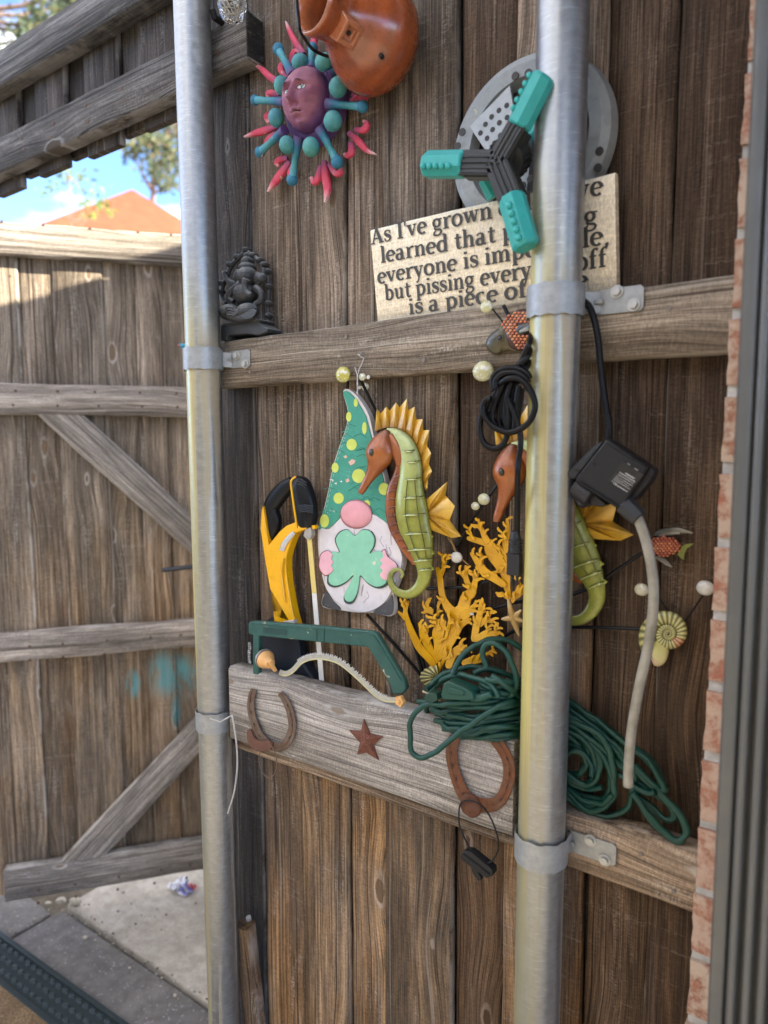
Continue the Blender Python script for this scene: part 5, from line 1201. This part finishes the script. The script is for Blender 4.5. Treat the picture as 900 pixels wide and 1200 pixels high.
# ------------------------------------------------------------------ pond pump with its black cord and pale hose
pump = thing('pond_pump', 'black box shaped pump with coiled black cord hung on the right post', 'water pump', W(715, 560, .05))
zp = ZM(650, 490, 7.5)
PB = (.007, .0075, .009)
mb = MB(); mb.col = PB; mb.pp(zp((440,195),(470,190),(800,405),(822,440),(620,745),(565,800),(545,795),(180,560),(172,535)), .090, .030); bd = build('body', mb, M_plas, pump, bevel=.003, ang=40)
mb = MB(); mb.col = (.018, .02, .023)
mb.pp(zp((430,200),(350,235),(110,470),(90,500),(110,525),(175,540)), .084, .045); mb.pp(zp((345,255),(420,215),(230,470),(150,450)), .087, .01); build('side_cover', mb, M_plas, pump, bevel=.002)
mb = MB(); mb.col = PB; mb.tube([W(*p, .090) for p in zp((455,215),(800,440),(585,770))], .0012, 6); mb.tube([W(*p, .0925) for p in zp((340,400),(345,404))], .0014, 8); mb.tube([W(*p, .0925) for p in zp((215,560),(560,780))], .0011, 6); build('seam', mb, M_plas, bd, kind='stuff')
mb = MB(); mb.col = (.016, .017, .02); mb.pp(zp((800,420),(850,440),(866,470),(830,560),(760,640),(700,720),(630,740)), .078, .03); build('end_cover', mb, M_plas, pump, bevel=.002)
mb = MB(); mb.col = (.02, .021, .025); mb.tube([W(*p, .07) for p in zp((180,590),(330,690))], .014, 16); mb.tube([W(*p, .066) for p in zp((205,740),(300,690))], [.009, .011], 14); mb.pp(zp((170,580),(320,640),(460,760),(420,780),(330,770),(240,790),(200,760),(165,620)), .070, .024); build('intake', mb, M_plas, pump, bevel=.002)
mb = MB(); mb.col = (.025, .027, .03); mb.tube([W(*p, w_) for p, w_ in zip(zp((610,750),(690,830),(745,880)), (.080, .080, .080))], [.0125, .0115, .0105], 8); build('outlet', mb, M_plas, pump, bevel=.001)
mb = MB(); mb.col = (.004, .004, .005); mb.pp(zp((595,378),(785,500),(645,655),(470,555)), .0924, .0005); lb = build('label', mb, M_gloss, bd)
mb = MB(); mb.col = (.55, .55, .53)
u_ = (.80, .50); v_ = (-.62, .62); random.seed(11)
for r_, (o_, ln, th) in enumerate(((( 640,395), 30, 5), ((705,440), 28, 7), ((625,480), 90, 13), ((572,474), 165, 9), ((558,490), 170, 6), ((540,505), 175, 5), ((530,520), 150, 5), ((520,535), 165, 5), ((505,548), 60, 5), ((520,570), 140, 9))):
    x, y = o_; k = 0
    while k < ln:
        d_ = random.uniform(5, 15); mb.pp(zp((x+u_[0]*k, y+u_[1]*k), (x+u_[0]*(k+d_), y+u_[1]*(k+d_)), (x+u_[0]*(k+d_)+v_[0]*th*.8, y+u_[1]*(k+d_)+v_[1]*th*.8), (x+u_[0]*k+v_[0]*th*.8, y+u_[1]*k+v_[1]*th*.8)), .0928, .0002); k += d_+random.uniform(2, 5)
build('small_print', mb, M_flat, lb, sm=False, kind='stuff')
zk = ZM(540, 340, 6); kb_ = MB(); kb_.col = (.005, .005, .0055)
def kst(pts, w=.1, r=.0040):
    kb_.tube([Vector(v) for v in smooth([tuple(W(*zk(p[:2])[0], p[2] if len(p) > 2 else w)) for p in pts], 6)], r, 8)
kst([(410,545),(440,470),(478,380),(500,310,.085),(530,250,.06),(580,180,.030),(700,120,.022),(800,60,.03)])
kst([(385,545),(460,480),(500,400,.085),(560,350,.05)])
kst([(235,705),(222,640),(250,580),(320,550),(400,552),(460,580),(485,620)], .104); kst([(250,690),(245,640),(290,590),(370,580),(440,605),(478,650)], .108); kst([(265,620),(330,600),(400,592),(450,560),(480,500,.09)], .1)
kst([(262,668,.104),(330,625),(400,622),(460,660),(505,735),(522,820),(492,910),(430,970),(335,1000),(235,962),(172,890),(155,820),(178,772),(212,765)], .112)
kst([(200,775),(150,870),(136,990),(170,1080),(240,1112),(300,1080),(330,1000),(342,900),(330,760)], .104)
for i, (a, b, c, d) in enumerate((((270,665),(215,780),(195,850),(215,920)), ((300,655),(240,800),(222,900),(250,950)), ((325,650),(280,800),(268,930),(300,985)), ((355,650),(315,810),(318,960),(335,990)), ((385,655),(350,820),(350,970),(360,1000)), ((410,670),(385,840),(378,960),(370,985)), ((340,640),(300,760),(290,880),(330,960)), ((290,640),(225,760),(205,830),(180,860)), ((430,690),(410,820),(395,930),(385,960)))): kst([a, b, c, d], .098+.006*(i % 2))
kst([(345,790),(385,890),(415,1000),(420,1100),(405,1200),(400,1320),(398,1600,.09),(398,1800,.085)], .11, .0038)
kst([(230,700),(240,640),(300,600),(360,640),(440,640),(480,700)], .095)
cb = build('cord', kb_, M_rub, pump, ang=80)
mb = MB(); mb.col = (.015, .016, .018); mb.tube([W(604.5, 622, .086), W(604, 634, .085), W(604, 648, .085)], [.0055, .0075, .0085], 12)
for k in range(4): mb.tube([W(604.3, 632+k*4, .085), W(604.3, 633.6+k*4, .085)], .0094, 12)
mb.box(W(603, 661, .085), .017, .012, .028); mb.tube([W(600, 674, .085), W(599.5, 686, .085)], .0022, 6); mb.tube([W(606, 674, .085), W(606, 686, .085)], .0022, 6); build('plug', mb, M_plas, pump, bevel=.0015)
mb = MB(); mb.col = (.005, .005, .0055); mb.tube([Vector(v) for v in smooth([tuple(W(*p, w_)) for p, w_ in zip(((668,338),(680,350),(692,362),(700,392),(704,430),(709,470),(714,500),(713,520)), (.03,.052,.056,.058,.06,.066,.072,.072))], 5)], .0042, 8); build('cord', mb, M_rub, pump, label='end of the cord running down into the pump')
mb = MB(); mb.tube([Vector(v) for v in smooth([tuple(W(*p, w_)) for p, w_ in zip(((745,602),(756,630),(764,668),(766,705),(760,755),(750,800),(741,850),(737,890),(736,921)), (.08,.078,.075,.072,.07,.068,.066,.064,.062))], 5)], .0060, 12, cap=False)
tag(build('hose', mb, M_hose), 'cloudy clear vinyl hose hanging from the black pump', 'hose')

# ------------------------------------------------------------------ metal sea-life wall sculpture
zq = ZM(420, 460, 4.09)
art = thing('sea_life_sculpture', 'metal wall sculpture of two seahorses, yellow coral, fish and shells', 'wall sculpture', W(560, 640, .02))
OR, OR2, GR1, GR2, YL, YL2 = (.30, .075, .012), (.15, .034, .010), (.27, .285, .045), (.38, .44, .18), (.60, .34, .035), (.30, .13, .014)
SB = .036
def seahorse():
    parts = []
    m = MB(); tips = [(88,78),(133,68),(180,48),(233,28),(270,68),(308,128),(340,180),(348,292),(352,378),(330,458)]
    base = [(78,188),(112,172),(150,166),(188,172),(225,195),(255,232),(276,275),(292,330),(300,385),(310,440)]
    for k in range(len(tips)):
        b0 = base[k]; b1 = base[min(k+1, len(base)-1)] if k < len(base)-1 else (322,470)
        bp = base[max(0, k-1)]; t0 = tips[k]
        if k+1 < len(tips): t1 = tips[k+1]; vl = ((t0[0]+t1[0])*.5*.74+(b0[0]+b1[0])*.5*.26, (t0[1]+t1[1])*.5*.74+(b0[1]+b1[1])*.5*.26)
        else: vl = b1
        if k: tp = tips[k-1]; vp = ((t0[0]+tp[0])*.5*.74+(b0[0]+bp[0])*.5*.26, (t0[1]+tp[1])*.5*.74+(b0[1]+bp[1])*.5*.26)
        else: vp = base[0]
        bm_ = ((b0[0]+b1[0])/2, (b0[1]+b1[1])/2); lb_ = b0; 
        P = zq(b0, vp, t0, vl, b1); w_ = SB-.004
        i = [m.add(W(*P[0], w_), YL2), m.add(W(*P[1], w_), YL), m.add(W(*P[2], w_+.006), (.66, .45, .12)), m.add(W(*P[3], w_), YL), m.add(W(*P[4], w_), YL2)]
        md = zq(bm_)[0]; c_ = m.add(W((md[0]*.35+P[2][0]*.65), (md[1]*.35+P[2][1]*.65), w_+.006), YL); d_ = m.add(W(*md, w_+.002), YL2)
        for f in ((i[0], i[1], c_), (i[1], i[2], c_), (i[2], i[3], c_), (i[3], i[4], c_), (i[4], d_, c_), (d_, i[0], c_)): m.f.append(f)
        n0 = len(m.v); bk = [m.add(m.v[q]+Vector((0, .0012, 0)), YL2) for q in i]; m.f.append(tuple(bk))
        for a, b in zip(range(4), range(1, 5)): m.f.append((i[a], bk[a], bk[b], i[b]))
    parts.append(('dorsal_fin', m, M_met, 25, None))
    m = MB(); root = (322, 585); w_ = SB-.002
    fan = [(326,512),(425,428),(416,492),(462,545),(436,612),(492,690),(448,697),(338,655)]
    ri = m.add(W(*zq(root)[0], w_+.001), YL2); P = zq(*fan); hi = {1: .010, 3: .012, 5: .010}; ids = []
    for k, p in enumerate(P): ids.append(m.add(W(*p, w_+hi.get(k, .001)), (.66, .42, .09) if k in hi else YL))
    mids = []
    for k in range(len(fan)-1):
        f = .55; a = zq(root)[0]; q = ((P[k][0]+P[k+1][0])/2*f+a[0]*(1-f), (P[k][1]+P[k+1][1])/2*f+a[1]*(1-f)); mids.append(m.add(W(*q, w_+.008), YL))
    for k in range(len(fan)-1): m.f += [(ri, ids[k], mids[k]), (ids[k], ids[k+1], mids[k]), (ids[k+1], ri, mids[k])]
    bk = [m.add(m.v[q]+Vector((0, .0015, 0)), YL2) for q in ids]
    for k in range(len(ids)-1): m.f.append((ids[k], bk[k], bk[k+1], ids[k+1]))
    parts.append(('pectoral_fin', m, M_met, 50, None))
    m = MB()  # brown belly strip
    m.relief(zq((165,235,26),(192,290,26),(200,345,22),(188,400,22),(164,460,24),(156,520,25),(156,580,24),(172,650,24),(202,715,20),(240,775,16),(272,822,10)), SB, .55, 8, cols=[OR, OR, OR2, OR, OR2, OR, OR]); 
    for y_, x0, x1 in ((400,170,212),(435,155,205),(470,142,188),(510,136,184),(550,135,180),(590,138,182),(630,146,190),(668,160,200),(705,180,220),(740,205,240)): m.tube([W(*zq((x0, y_+8))[0], SB+.0035), W(*zq(((x0+x1)/2, y_))[0], SB+.0072), W(*zq((x1, y_-4))[0], SB+.0035)], .0009, 5, cols=[OR2]*3)
    parts.append(('belly', m, M_met, 60, None))
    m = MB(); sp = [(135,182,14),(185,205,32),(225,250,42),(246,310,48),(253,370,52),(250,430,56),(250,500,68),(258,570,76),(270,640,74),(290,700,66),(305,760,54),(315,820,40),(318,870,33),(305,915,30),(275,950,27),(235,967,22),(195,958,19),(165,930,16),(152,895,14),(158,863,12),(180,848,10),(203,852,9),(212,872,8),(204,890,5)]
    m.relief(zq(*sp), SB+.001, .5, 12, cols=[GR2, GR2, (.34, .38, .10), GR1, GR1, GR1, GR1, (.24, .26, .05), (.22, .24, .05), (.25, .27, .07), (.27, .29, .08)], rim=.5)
    def groove(pts, r=.0010, col=(.11, .12, .02), up=.0):
        q = smooth([tuple(W(*zq(p[:2])[0], SB+p[2])) for p in pts], 4); m.tube([Vector(v) for v in q], r, 5, cols=[col]*len(q))
    for y_, xl, xr, h in ((278,205,275,.0115),(330,215,297,.0125),(412,205,303,.0140),(500,190,318,.0175),(582,184,330,.0195),(672,200,342,.019),(748,232,352,.016),(800,262,356,.013),(845,282,352,.0105)):
        groove([(xl, y_+6, .003), ((xl*2+xr)/3, y_+2, h*.92), ((xl+xr*2)/3, y_, h*.92), (xr, y_-4, .003)])
        groove([(xl+6, y_+11, .004), ((xl*2+xr)/3, y_+7, h*.95), ((xl+xr*2)/3, y_+5, h*.95), (xr-6, y_+1, .004)], .0011, (.46, .50, .18))
    groove([(236,415,.013),(228,500,.0165),(226,580,.0178),(240,660,.0172),(262,730,.0155),(290,800,.011)]); groove([(268,415,.0135),(276,500,.0168),(285,580,.0182),(300,660,.0170),(315,730,.0145),(325,800,.0105)])
    for y_, x_ in ((690,352),(770,360),(845,356)): m.col = GR1; m.pp(zq((x_-16, y_-24), (x_+4, y_+3), (x_-16, y_+15)), SB+.004, .004)
    parts.append(('body', m, M_met, 70, None))
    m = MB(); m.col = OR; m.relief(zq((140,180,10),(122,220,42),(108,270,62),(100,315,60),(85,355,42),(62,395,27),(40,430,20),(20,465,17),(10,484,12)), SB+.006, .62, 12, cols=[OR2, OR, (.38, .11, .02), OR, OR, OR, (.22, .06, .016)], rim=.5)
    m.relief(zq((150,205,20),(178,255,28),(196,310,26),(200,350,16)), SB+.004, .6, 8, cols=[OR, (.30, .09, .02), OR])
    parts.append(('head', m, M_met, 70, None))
    m = MB(); m.col = (.02, .022, .015); q_ = W(*zq((64, 288))[0], SB+.0205); m.sph(q_, .0042, .003, .0048); m.col = (.16, .045, .012); m.tube([q_+Vector((math.cos(a*.524)*.0047, .0006, math.sin(a*.524)*.0055)) for a in range(12)], .0009, 6, closed=True); parts.append(('eye', m, M_gloss, 60, 'head'))
    return parts
def add_seahorse(tr, lab):
    made = {}
    for nme, m, mat, ang, par in seahorse():
        m.v = [tr(v) for v in m.v]; o = build(nme, m, mat, made.get(par, hb[0]), ang=ang); made[nme] = o
hb = [art]
def holder(label, at):
    m = MB(); m.col = (.05, .03, .01); m.sph(at, .004); return m
# each seahorse is a part: its body carries head, fins and belly as sub-parts
def seahorse_group(tr, label):
    ps = seahorse(); d = {n: (m, mat, ang) for n, m, mat, ang, p in ps}
    for n in d: d[n][0].v = [tr(v) for v in d[n][0].v]
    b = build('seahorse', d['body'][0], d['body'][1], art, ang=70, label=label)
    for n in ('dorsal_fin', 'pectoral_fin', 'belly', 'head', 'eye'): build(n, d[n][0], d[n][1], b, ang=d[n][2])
seahorse_group(lambda v: v, 'seahorse in front of the gnome')
e1 = W(432.2, 528.5, SB); e2 = W(579, 555, .024); ra = math.radians(15.5)
def tr2(v):
    d = v-e1; return e2+Vector((d.x*math.cos(ra)-d.z*math.sin(ra), d.y+.002, d.x*math.sin(ra)+d.z*math.cos(ra)))
seahorse_group(tr2, 'seahorse behind the right post')

# coral: flat cut branches, lightly bent
zc_ = ZM(470, 600, 6)
CY, CY2 = (.70, .37, .006), (.50, .23, .005)
def coral(name, branches, w, lab=None):
    m = MB(); k = 0
    random.seed(len(branches)*7+int(w*1e4)); tw = []
    for br in branches:
        if len(br) < 3: continue
        for f in (.3, .58, .84):
            i = min(len(br)-2, int(f*(len(br)-1))); a, b = br[i], br[i+1]; q = f*(len(br)-1)-i; x, y = a[0]+(b[0]-a[0])*q, a[1]+(b[1]-a[1])*q
            an = math.atan2(b[1]-a[1], b[0]-a[0])+random.choice([-1, 1])*random.uniform(.6, 1.0); L = random.uniform(24, 46)+a[2]*.45
            tw.append([(x, y, a[2]*.5), (x+math.cos(an)*L*.6, y+math.sin(an)*L*.6, 17), (x+math.cos(an+.25)*L, y+math.sin(an+.25)*L, 10)])
    for br in list(branches)+tw:
        sp = smooth(zc_(*br), 4); N = len(sp); pr = None; k += 1
        for i, (x, y, h) in enumerate(sp):
            a = sp[max(0, i-1)]; b = sp[min(N-1, i+1)]; l = math.hypot(b[0]-a[0], b[1]-a[1]) or 1; nx, ny = -(b[1]-a[1])/l, (b[0]-a[0])/l; h = h*.56
            f = .5+.5*noise.noise(Vector((x*.06, y*.06, w*99))); c = tuple(p*(1-f)+q*f for p, q in zip(CY, CY2)); ww = w+.004*noise.noise(Vector((x*.035, y*.035, k*.2)))+k*.00012
            end = .6 if i in (0, N-1) else 1
            r_ = m.ring([W(x+nx*h*q*end, y+ny*h*q*end, ww+d) for q, d in ((-1, 0), (-.86, .0009), (.86, .0009), (1, 0), (1, -.0012), (-1, -.0012))], c)
            if pr: m.bridge(pr, r_)
            else: m.f.append(tuple(r_))
            pr = r_
        m.f.append(tuple(reversed(pr)))
    build(name, m, M_coral, art, ang=24, label=lab)
T_ = 22
coral('coral', [[(240,1118,26),(210,1045,46),(130,955,50),(80,855,44),(46,765,34),(30,700,30),(45,640,22),(48,622,16)], [(45,745,26),(24,722,16),(16,705,12)], [(30,700,24),(20,650,18),(17,626,14)],
 [(242,1070,40),(190,940,52),(160,870,54),(138,800,28),(126,776,20)], [(165,870,36),(184,820,24),(186,796,18)],
 [(245,1060,40),(262,930,56),(262,850,78),(285,790,60),(310,760,30)], [(270,800,50),(232,760,40),(216,735,24)],
 [(262,1040,40),(330,900,50),(362,800,70),(376,730,80),(330,670,56),(290,590,40),(276,480,40),(264,420,34),(252,388,22)], [(276,455,30),(300,385,28),(290,310,18),(284,296,14)], [(300,390,22),(314,340,18),(318,306,14)],
 [(372,730,80),(430,690,84),(446,640,74),(462,595,70),(498,560,60),(472,510,38),(456,460,34),(455,390,22),(456,374,16)], [(452,465,24),(424,432,22),(408,412,16)], [(500,560,54),(522,480,34),(504,430,20),(494,412,14)], [(522,485,24),(540,430,20),(546,406,14)],
 [(420,745,66),(490,690,50),(520,650,26),(530,618,16)], [(300,1000,44),(380,875,40),(420,795,44),(494,752,26)], [(310,900,20),(335,800,22),(350,730,22)], [(250,1140,22),(290,1060,22),(330,960,24)]], .016, 'left yellow coral fan under the first seahorse')
coral('coral', [[(512,912,44),(530,800,46),(548,740,44),(558,692,34),(545,672,20)], [(556,720,30),(584,690,22),(598,674,16)], [(560,690,22),(572,650,18),(582,628,12)], [(540,800,40),(600,758,42),(640,772,26),(658,766,18)], [(604,760,32),(622,716,24),(636,694,16)], [(516,905,36),(600,858,50),(660,858,34),(700,842,24)], [(600,850,26),(606,826,18),(612,806,14)], [(650,850,26),(672,826,18),(684,806,14)],
 [(330,1100,44),(360,1010,56),(420,948,44),(410,920,20)], [(350,1040,30),(420,968,30),(470,955,26)], [(430,1075,50),(520,1040,56),(585,1030,40)], [(590,1010,20),(630,985,22),(655,960,18)]], .024, 'low yellow coral piece rising from the green cord')
coral('coral', [[(768,608,18),(745,530,44),(735,440,62),(700,370,78),(640,290,78),(612,222,66),(560,208,40),(495,188,36),(462,184,20)], [(505,190,24),(484,140,20),(470,104,12)], [(610,220,50),(578,150,34),(552,80,20),(546,46,12)], [(576,140,22),(548,108,20),(530,86,14)],
 [(728,420,50),(716,310,50),(690,248,32),(676,222,22)], [(740,290,20),(734,205,48),(748,130,32),(746,60,22),(748,44,16)], [(732,190,26),(714,160,22),(708,138,14)],
 [(735,520,40),(650,462,52),(590,425,58),(552,370,46),(510,310,30),(490,284,18)], [(560,370,34),(566,310,26),(548,282,16)], [(600,440,30),(660,424,20),(720,410,24)],
 [(776,640,22),(800,600,34),(846,570,26),(856,510,18)], [(790,610,30),(832,520,28),(812,480,16),(796,462,12)], [(768,612,26),(730,590,26),(700,562,16)]], .021, 'upper yellow coral fan below the second seahorse')
coral('coral', [[(236,720,20),(200,690,44),(165,680,26)], [(200,690,22),(180,650,18),(174,634,12)], [(250,735,20),(262,690,28),(240,650,14)]], .010, 'small dull coral sprig in shadow')
# rods
def rod(pts, r=.0024, w=.010):
    m = MB(); m.col = (.008, .008, .009); m.tube([Vector(v) for v in smooth([tuple(W(p[0], p[1], p[2] if len(p) > 2 else w)) for p in pts], 4)], r, 8); build('rod', m, M_rub, art)
rod([(418,436,.043),(440,480,.020),(462,520,.012)]); rod([(600,545,.012),(560,600),(530,650),(512,700),(506,770)]); rod([(500,690),(560,685),(612,662)]); rod([(474,700),(492,760),(500,795)])
rod([(470,706),(486,756),(498,800)], .003); rod([(572,715),(600,707),(640,700)]); rod([(580,752),(606,738),(640,728)]); rod([(640,705),(690,690),(720,670),(752,648)]); rod([(640,736),(690,735),(752,737)])
rod([(771,700),(782,715),(788,725)], .0012); rod([(826,694),(812,715),(800,732)], .0012); rod([(577,362,.044),(590,378,.044)], .0012); rod([(590,358,.044),(600,378,.044)], .0026); rod([(500,680),(520,672),(538,655)], .0012)
rod([(430,720),(500,800),(520,850)], .0026, .006); rod([(600,380,.04),(640,480,.014),(648,560,.014)], .0026)
for x, y, r, w, c in ((402,439,9.5,.046,(.62,.56,.10)), (424.5,441.5,4.6,.044,(.62,.62,.40)), (431.5,442,2.5,.043,(.7,.68,.6)), (428,453,4.8,.022,(.62,.62,.42)), (421.5,454,2.4,.022,(.65,.63,.5)), (570,359.5,7.4,.047,(.66,.63,.35)), (566,435,12,.047,(.66,.62,.32)), (567,585,7,.016,(.66,.64,.38)), (557,593,5,.016,(.66,.64,.38)), (535,653,6.8,.02,(.72,.71,.66)), (752,691,7.6,.016,(.7,.68,.5)), (826.5,689,9,.018,(.76,.75,.68)), (553,719,2.5,.02,(.72,.71,.66)), (674,500,2,.02,(.6,.5,.3))):
    m = MB(); m.col = c; s = msize(x, y, w)*r; p = W(x, y, w); m.sph(p, s*1.12, s*.55, s, 16, 10); build('glass_pearl', m, M_pearl, art)
# striped twig by the pearl
m = MB(); m.col = (.30, .18, .07); m.tube([W(*p, .016) for p in ((525,630),(532,640),(535,648))], .0013, 6); m.tube([W(*p, .016) for p in ((528,630),(533,646))], .001, 6); m.tube([W(*p, .016) for p in ((541,655),(549,662))], .0012, 6); build('twig', m, M_met, art)
# fish
zf1 = ZM(570, 340, 12.857)
def scales(m, fx, nx_, ny_, inside, w, hx, hy, dom):
    for j in range(ny_):
        for i in range(nx_):
            x, y = fx(i+(j % 2)*.5, j)
            if inside(x, y):
                p = dom(x, y); c = random.choice([(.52, .14, .035), (.62, .22, .06), (.45, .10, .035)]); m.col = c; m.sph(p, hx, .0016, hy, 7, 4)
m = MB(); m.col = (.05, .042, .022)
m.relief(zf1((105,640,90),(150,690,235),(230,735,262),(320,770,190),(400,820,120),(480,900,40)), .043, .35, 10, cols=[(.05, .052, .045), (.065, .055, .025), (.09, .07, .025), (.06, .05, .02)]); f1 = build('fish', m, M_met, art, ang=70, label='orange scaled fish on the upper rail beside the post')
m = MB(); m.col = (.035, .03, .02)
m.relief(zf1((250,560,60),(330,590,190),(430,610,290),(560,600,320),(700,590,300),(850,590,200),(980,600,90)), .044, .3, 12, cols=[(.06, .02, .012)]*3); build('flank', m, M_met, f1)
m = MB(); random.seed(9)
def dom1(x, y):
    p = zf1((x, y))[0]; d = max(0, 1-((x-600)/420)**2-((y-600)/310)**2); return W(*p, .046+.0135*math.sqrt(d))
scales(m, lambda i, j: (215+i*62, 300+j*44), 13, 15, lambda x, y: ((x-600)/400)**2+((y-600)/300)**2 < .97 and (x-215) > (y-520)*.62 and not (470 < x < 700 and 500 < y < 690), .05, .0025, .0019, dom1)
build('scale', m, M_met, f1, kind='stuff')
m = MB(); m.col = (.02, .024, .022); m.relief(zf1((470,640,60),(540,590,90),(640,560,80),(760,540,60)), .058, .4, 6)
for k in range(3): m.tube([W(*p, .062) for p in zf1((500,630+k*8-10),(640,570+k*28-26))], .0010, 5, cols=[(.25, .26, .24)]*2)
build('side_fin', m, M_met, f1)
m = MB(); m.col = (.10, .08, .04); q_ = W(*zf1((205,720))[0], .0505); m.tube([q_+Vector((math.cos(a*.524)*.0042, 0, math.sin(a*.524)*.0042)) for a in range(12)], .0009, 6, closed=True); m.col = (.008, .008, .008); m.sph(q_, .0030, .002, .003); build('eye', m, M_gloss, f1)
zf2 = ZM(740, 600, 6)
m = MB(); m.col = (.03, .010, .008); m.relief(zf2((110,250,30),(150,235,58),(200,232,72),(260,242,66),(310,255,40),(350,268,18)), .016, .6, 10); f2 = build('fish', m, M_met, art, label='small red scaled fish right of the hose')
m = MB()
def dom2(x, y): p = zf2((x, y))[0]; d = max(0, 1-((x-225)/130)**2-((y-240)/75)**2); return W(*p, .0165+.0115*math.sqrt(d))
scales(m, lambda i, j: (120+i*27, 170+j*17), 9, 9, lambda x, y: ((x-225)/128)**2+((y-240)/72)**2 < .95, .02, .0023, .0017, dom2); m.c = [(c[0]*.85, c[1]*.75, c[2]*1.1) for c in m.c]; build('scale', m, M_met, f2, kind='stuff')
m = MB(); m.col = (.17, .19, .03); m.pp(zf2((335,270),(345,245),(380,225),(440,222),(390,260),(372,300),(368,338),(345,325),(320,300)), .020, .003); build('tail_fin', m, M_met, f2, bevel=.0006)
m = MB(); m.relief(zf2((165,165,14),(200,145,22),(270,135,24),(340,130,18),(430,148,3)), .018, .35, 6, cols=[(.02, .025, .028), (.09, .09, .07), (.30, .28, .22)]); m.relief(zf2((170,200,10),(215,165,12),(280,150,12),(340,150,6)), .019, .3, 6, cols=[(.04, .04, .04), (.3, .28, .22)]); m.relief(zf2((170,312,12),(215,335,20),(250,362,16),(285,388,3)), .016, .35, 6, cols=[(.05, .04, .03), (.25, .23, .2)]); build('side_fin', m, M_met, f2)
# nautilus shell: ribbed growing spiral
zn = ZM(740, 600, 6)
m = MB(); c0 = (258, 858); turns = 3.4; N = 460; pr = None
for i in range(N+1):
    t_ = i/N; a = math.radians(212-turns*360)+t_*turns*2*math.pi; R = 7.8*math.exp(t_*2.97); x = c0[0]+R*1.04*math.cos(-a); y = c0[1]+R*math.sin(-a); h = R*.43+1
    ux, uy = math.cos(-a), math.sin(-a); rib = .5+.5*math.cos(i*2*math.pi/6.15)
    red = 1 if (t_ > .3 and y > 890 and x > 300) else 0
    dk, lt = (.10, .095, .03), (.62, .58, .24)
    if red: dk, lt = (.25, .02, .02), (.6, .42, .2)
    c = tuple(p*(1-rib)+q*rib for p, q in zip(dk, lt))
    w_ = .012+.0045*(1-t_); hh = h*msize(788, 740)/6*.75*(.88+.14*rib)
    pts = []
    for q in range(9):
        b = math.pi*q/8; d = math.cos(b)*h; p_ = zn((x+ux*d, y+uy*d))[0]; pts.append(W(*p_, w_+math.sin(b)*hh))
    r_ = [m.add(p_, c if 1 <= q < 7 else dk) for q, p_ in enumerate(pts)]
    if pr: m.bridge(pr, r_, closed=False)
    pr = r_
m.col = (.55, .54, .20)
sh_ = build('nautilus_shell', m, M_gloss, art, ang=80, label='cream striped spiral shell by the brick corner')
m = MB(); m.relief(zn((170,905,50),(190,950,68),(195,1000,62),(180,1040,52),(150,1055,26)), .012, .35, 10, cols=[(.42, .40, .12), (.55, .52, .20), (.58, .52, .24), (.5, .3, .2)]); build('shell_mouth', m, M_gloss, sh_)
# scallop at the foot of the left coral
zs_ = ZM(470, 730, 6); m = MB(); hing = (262, 380); pr = None; N = 44
for i in range(N+1):
    a = math.radians(95+ i/N*170); rib = .5+.5*math.cos(i*2*math.pi/5.5); L = 128+7*rib; c = tuple(p*(1-rib)+q*rib for p, q in zip((.05, .05, .02), (.55, .50, .22)))
    r_ = [m.add(W(*zs_((hing[0]+math.cos(a)*L*f*.98, hing[1]+math.sin(a)*L*f*.62))[0], .020+.014*math.sin(math.pi*min(1, f*.85+.1))*(.8+.25*rib)), c) for f in (.05, .25, .5, .75, .93, 1.0)]
    if pr: m.bridge(pr, r_, closed=False)
    pr = r_
build('scallop_shell', m, M_gloss, art, ang=60)
# starfish
m = MB(); p0 = (788, 748)
for (x, y) in ((752,612),(706,752),(845,690),(862,770),(830,870)):
    m.relief(zc_((p0[0], p0[1], 26), ((p0[0]*2+x)/3, (p0[1]*2+y)/3, 22), ((p0[0]+x*2)/3, (p0[1]+y*2)/3, 16), (x, y, 6)), .026, .7, 8, cols=[(.34, .20, .05), (.40, .25, .08), (.52, .36, .18)])
build('starfish', m, M_met, art, ang=70)
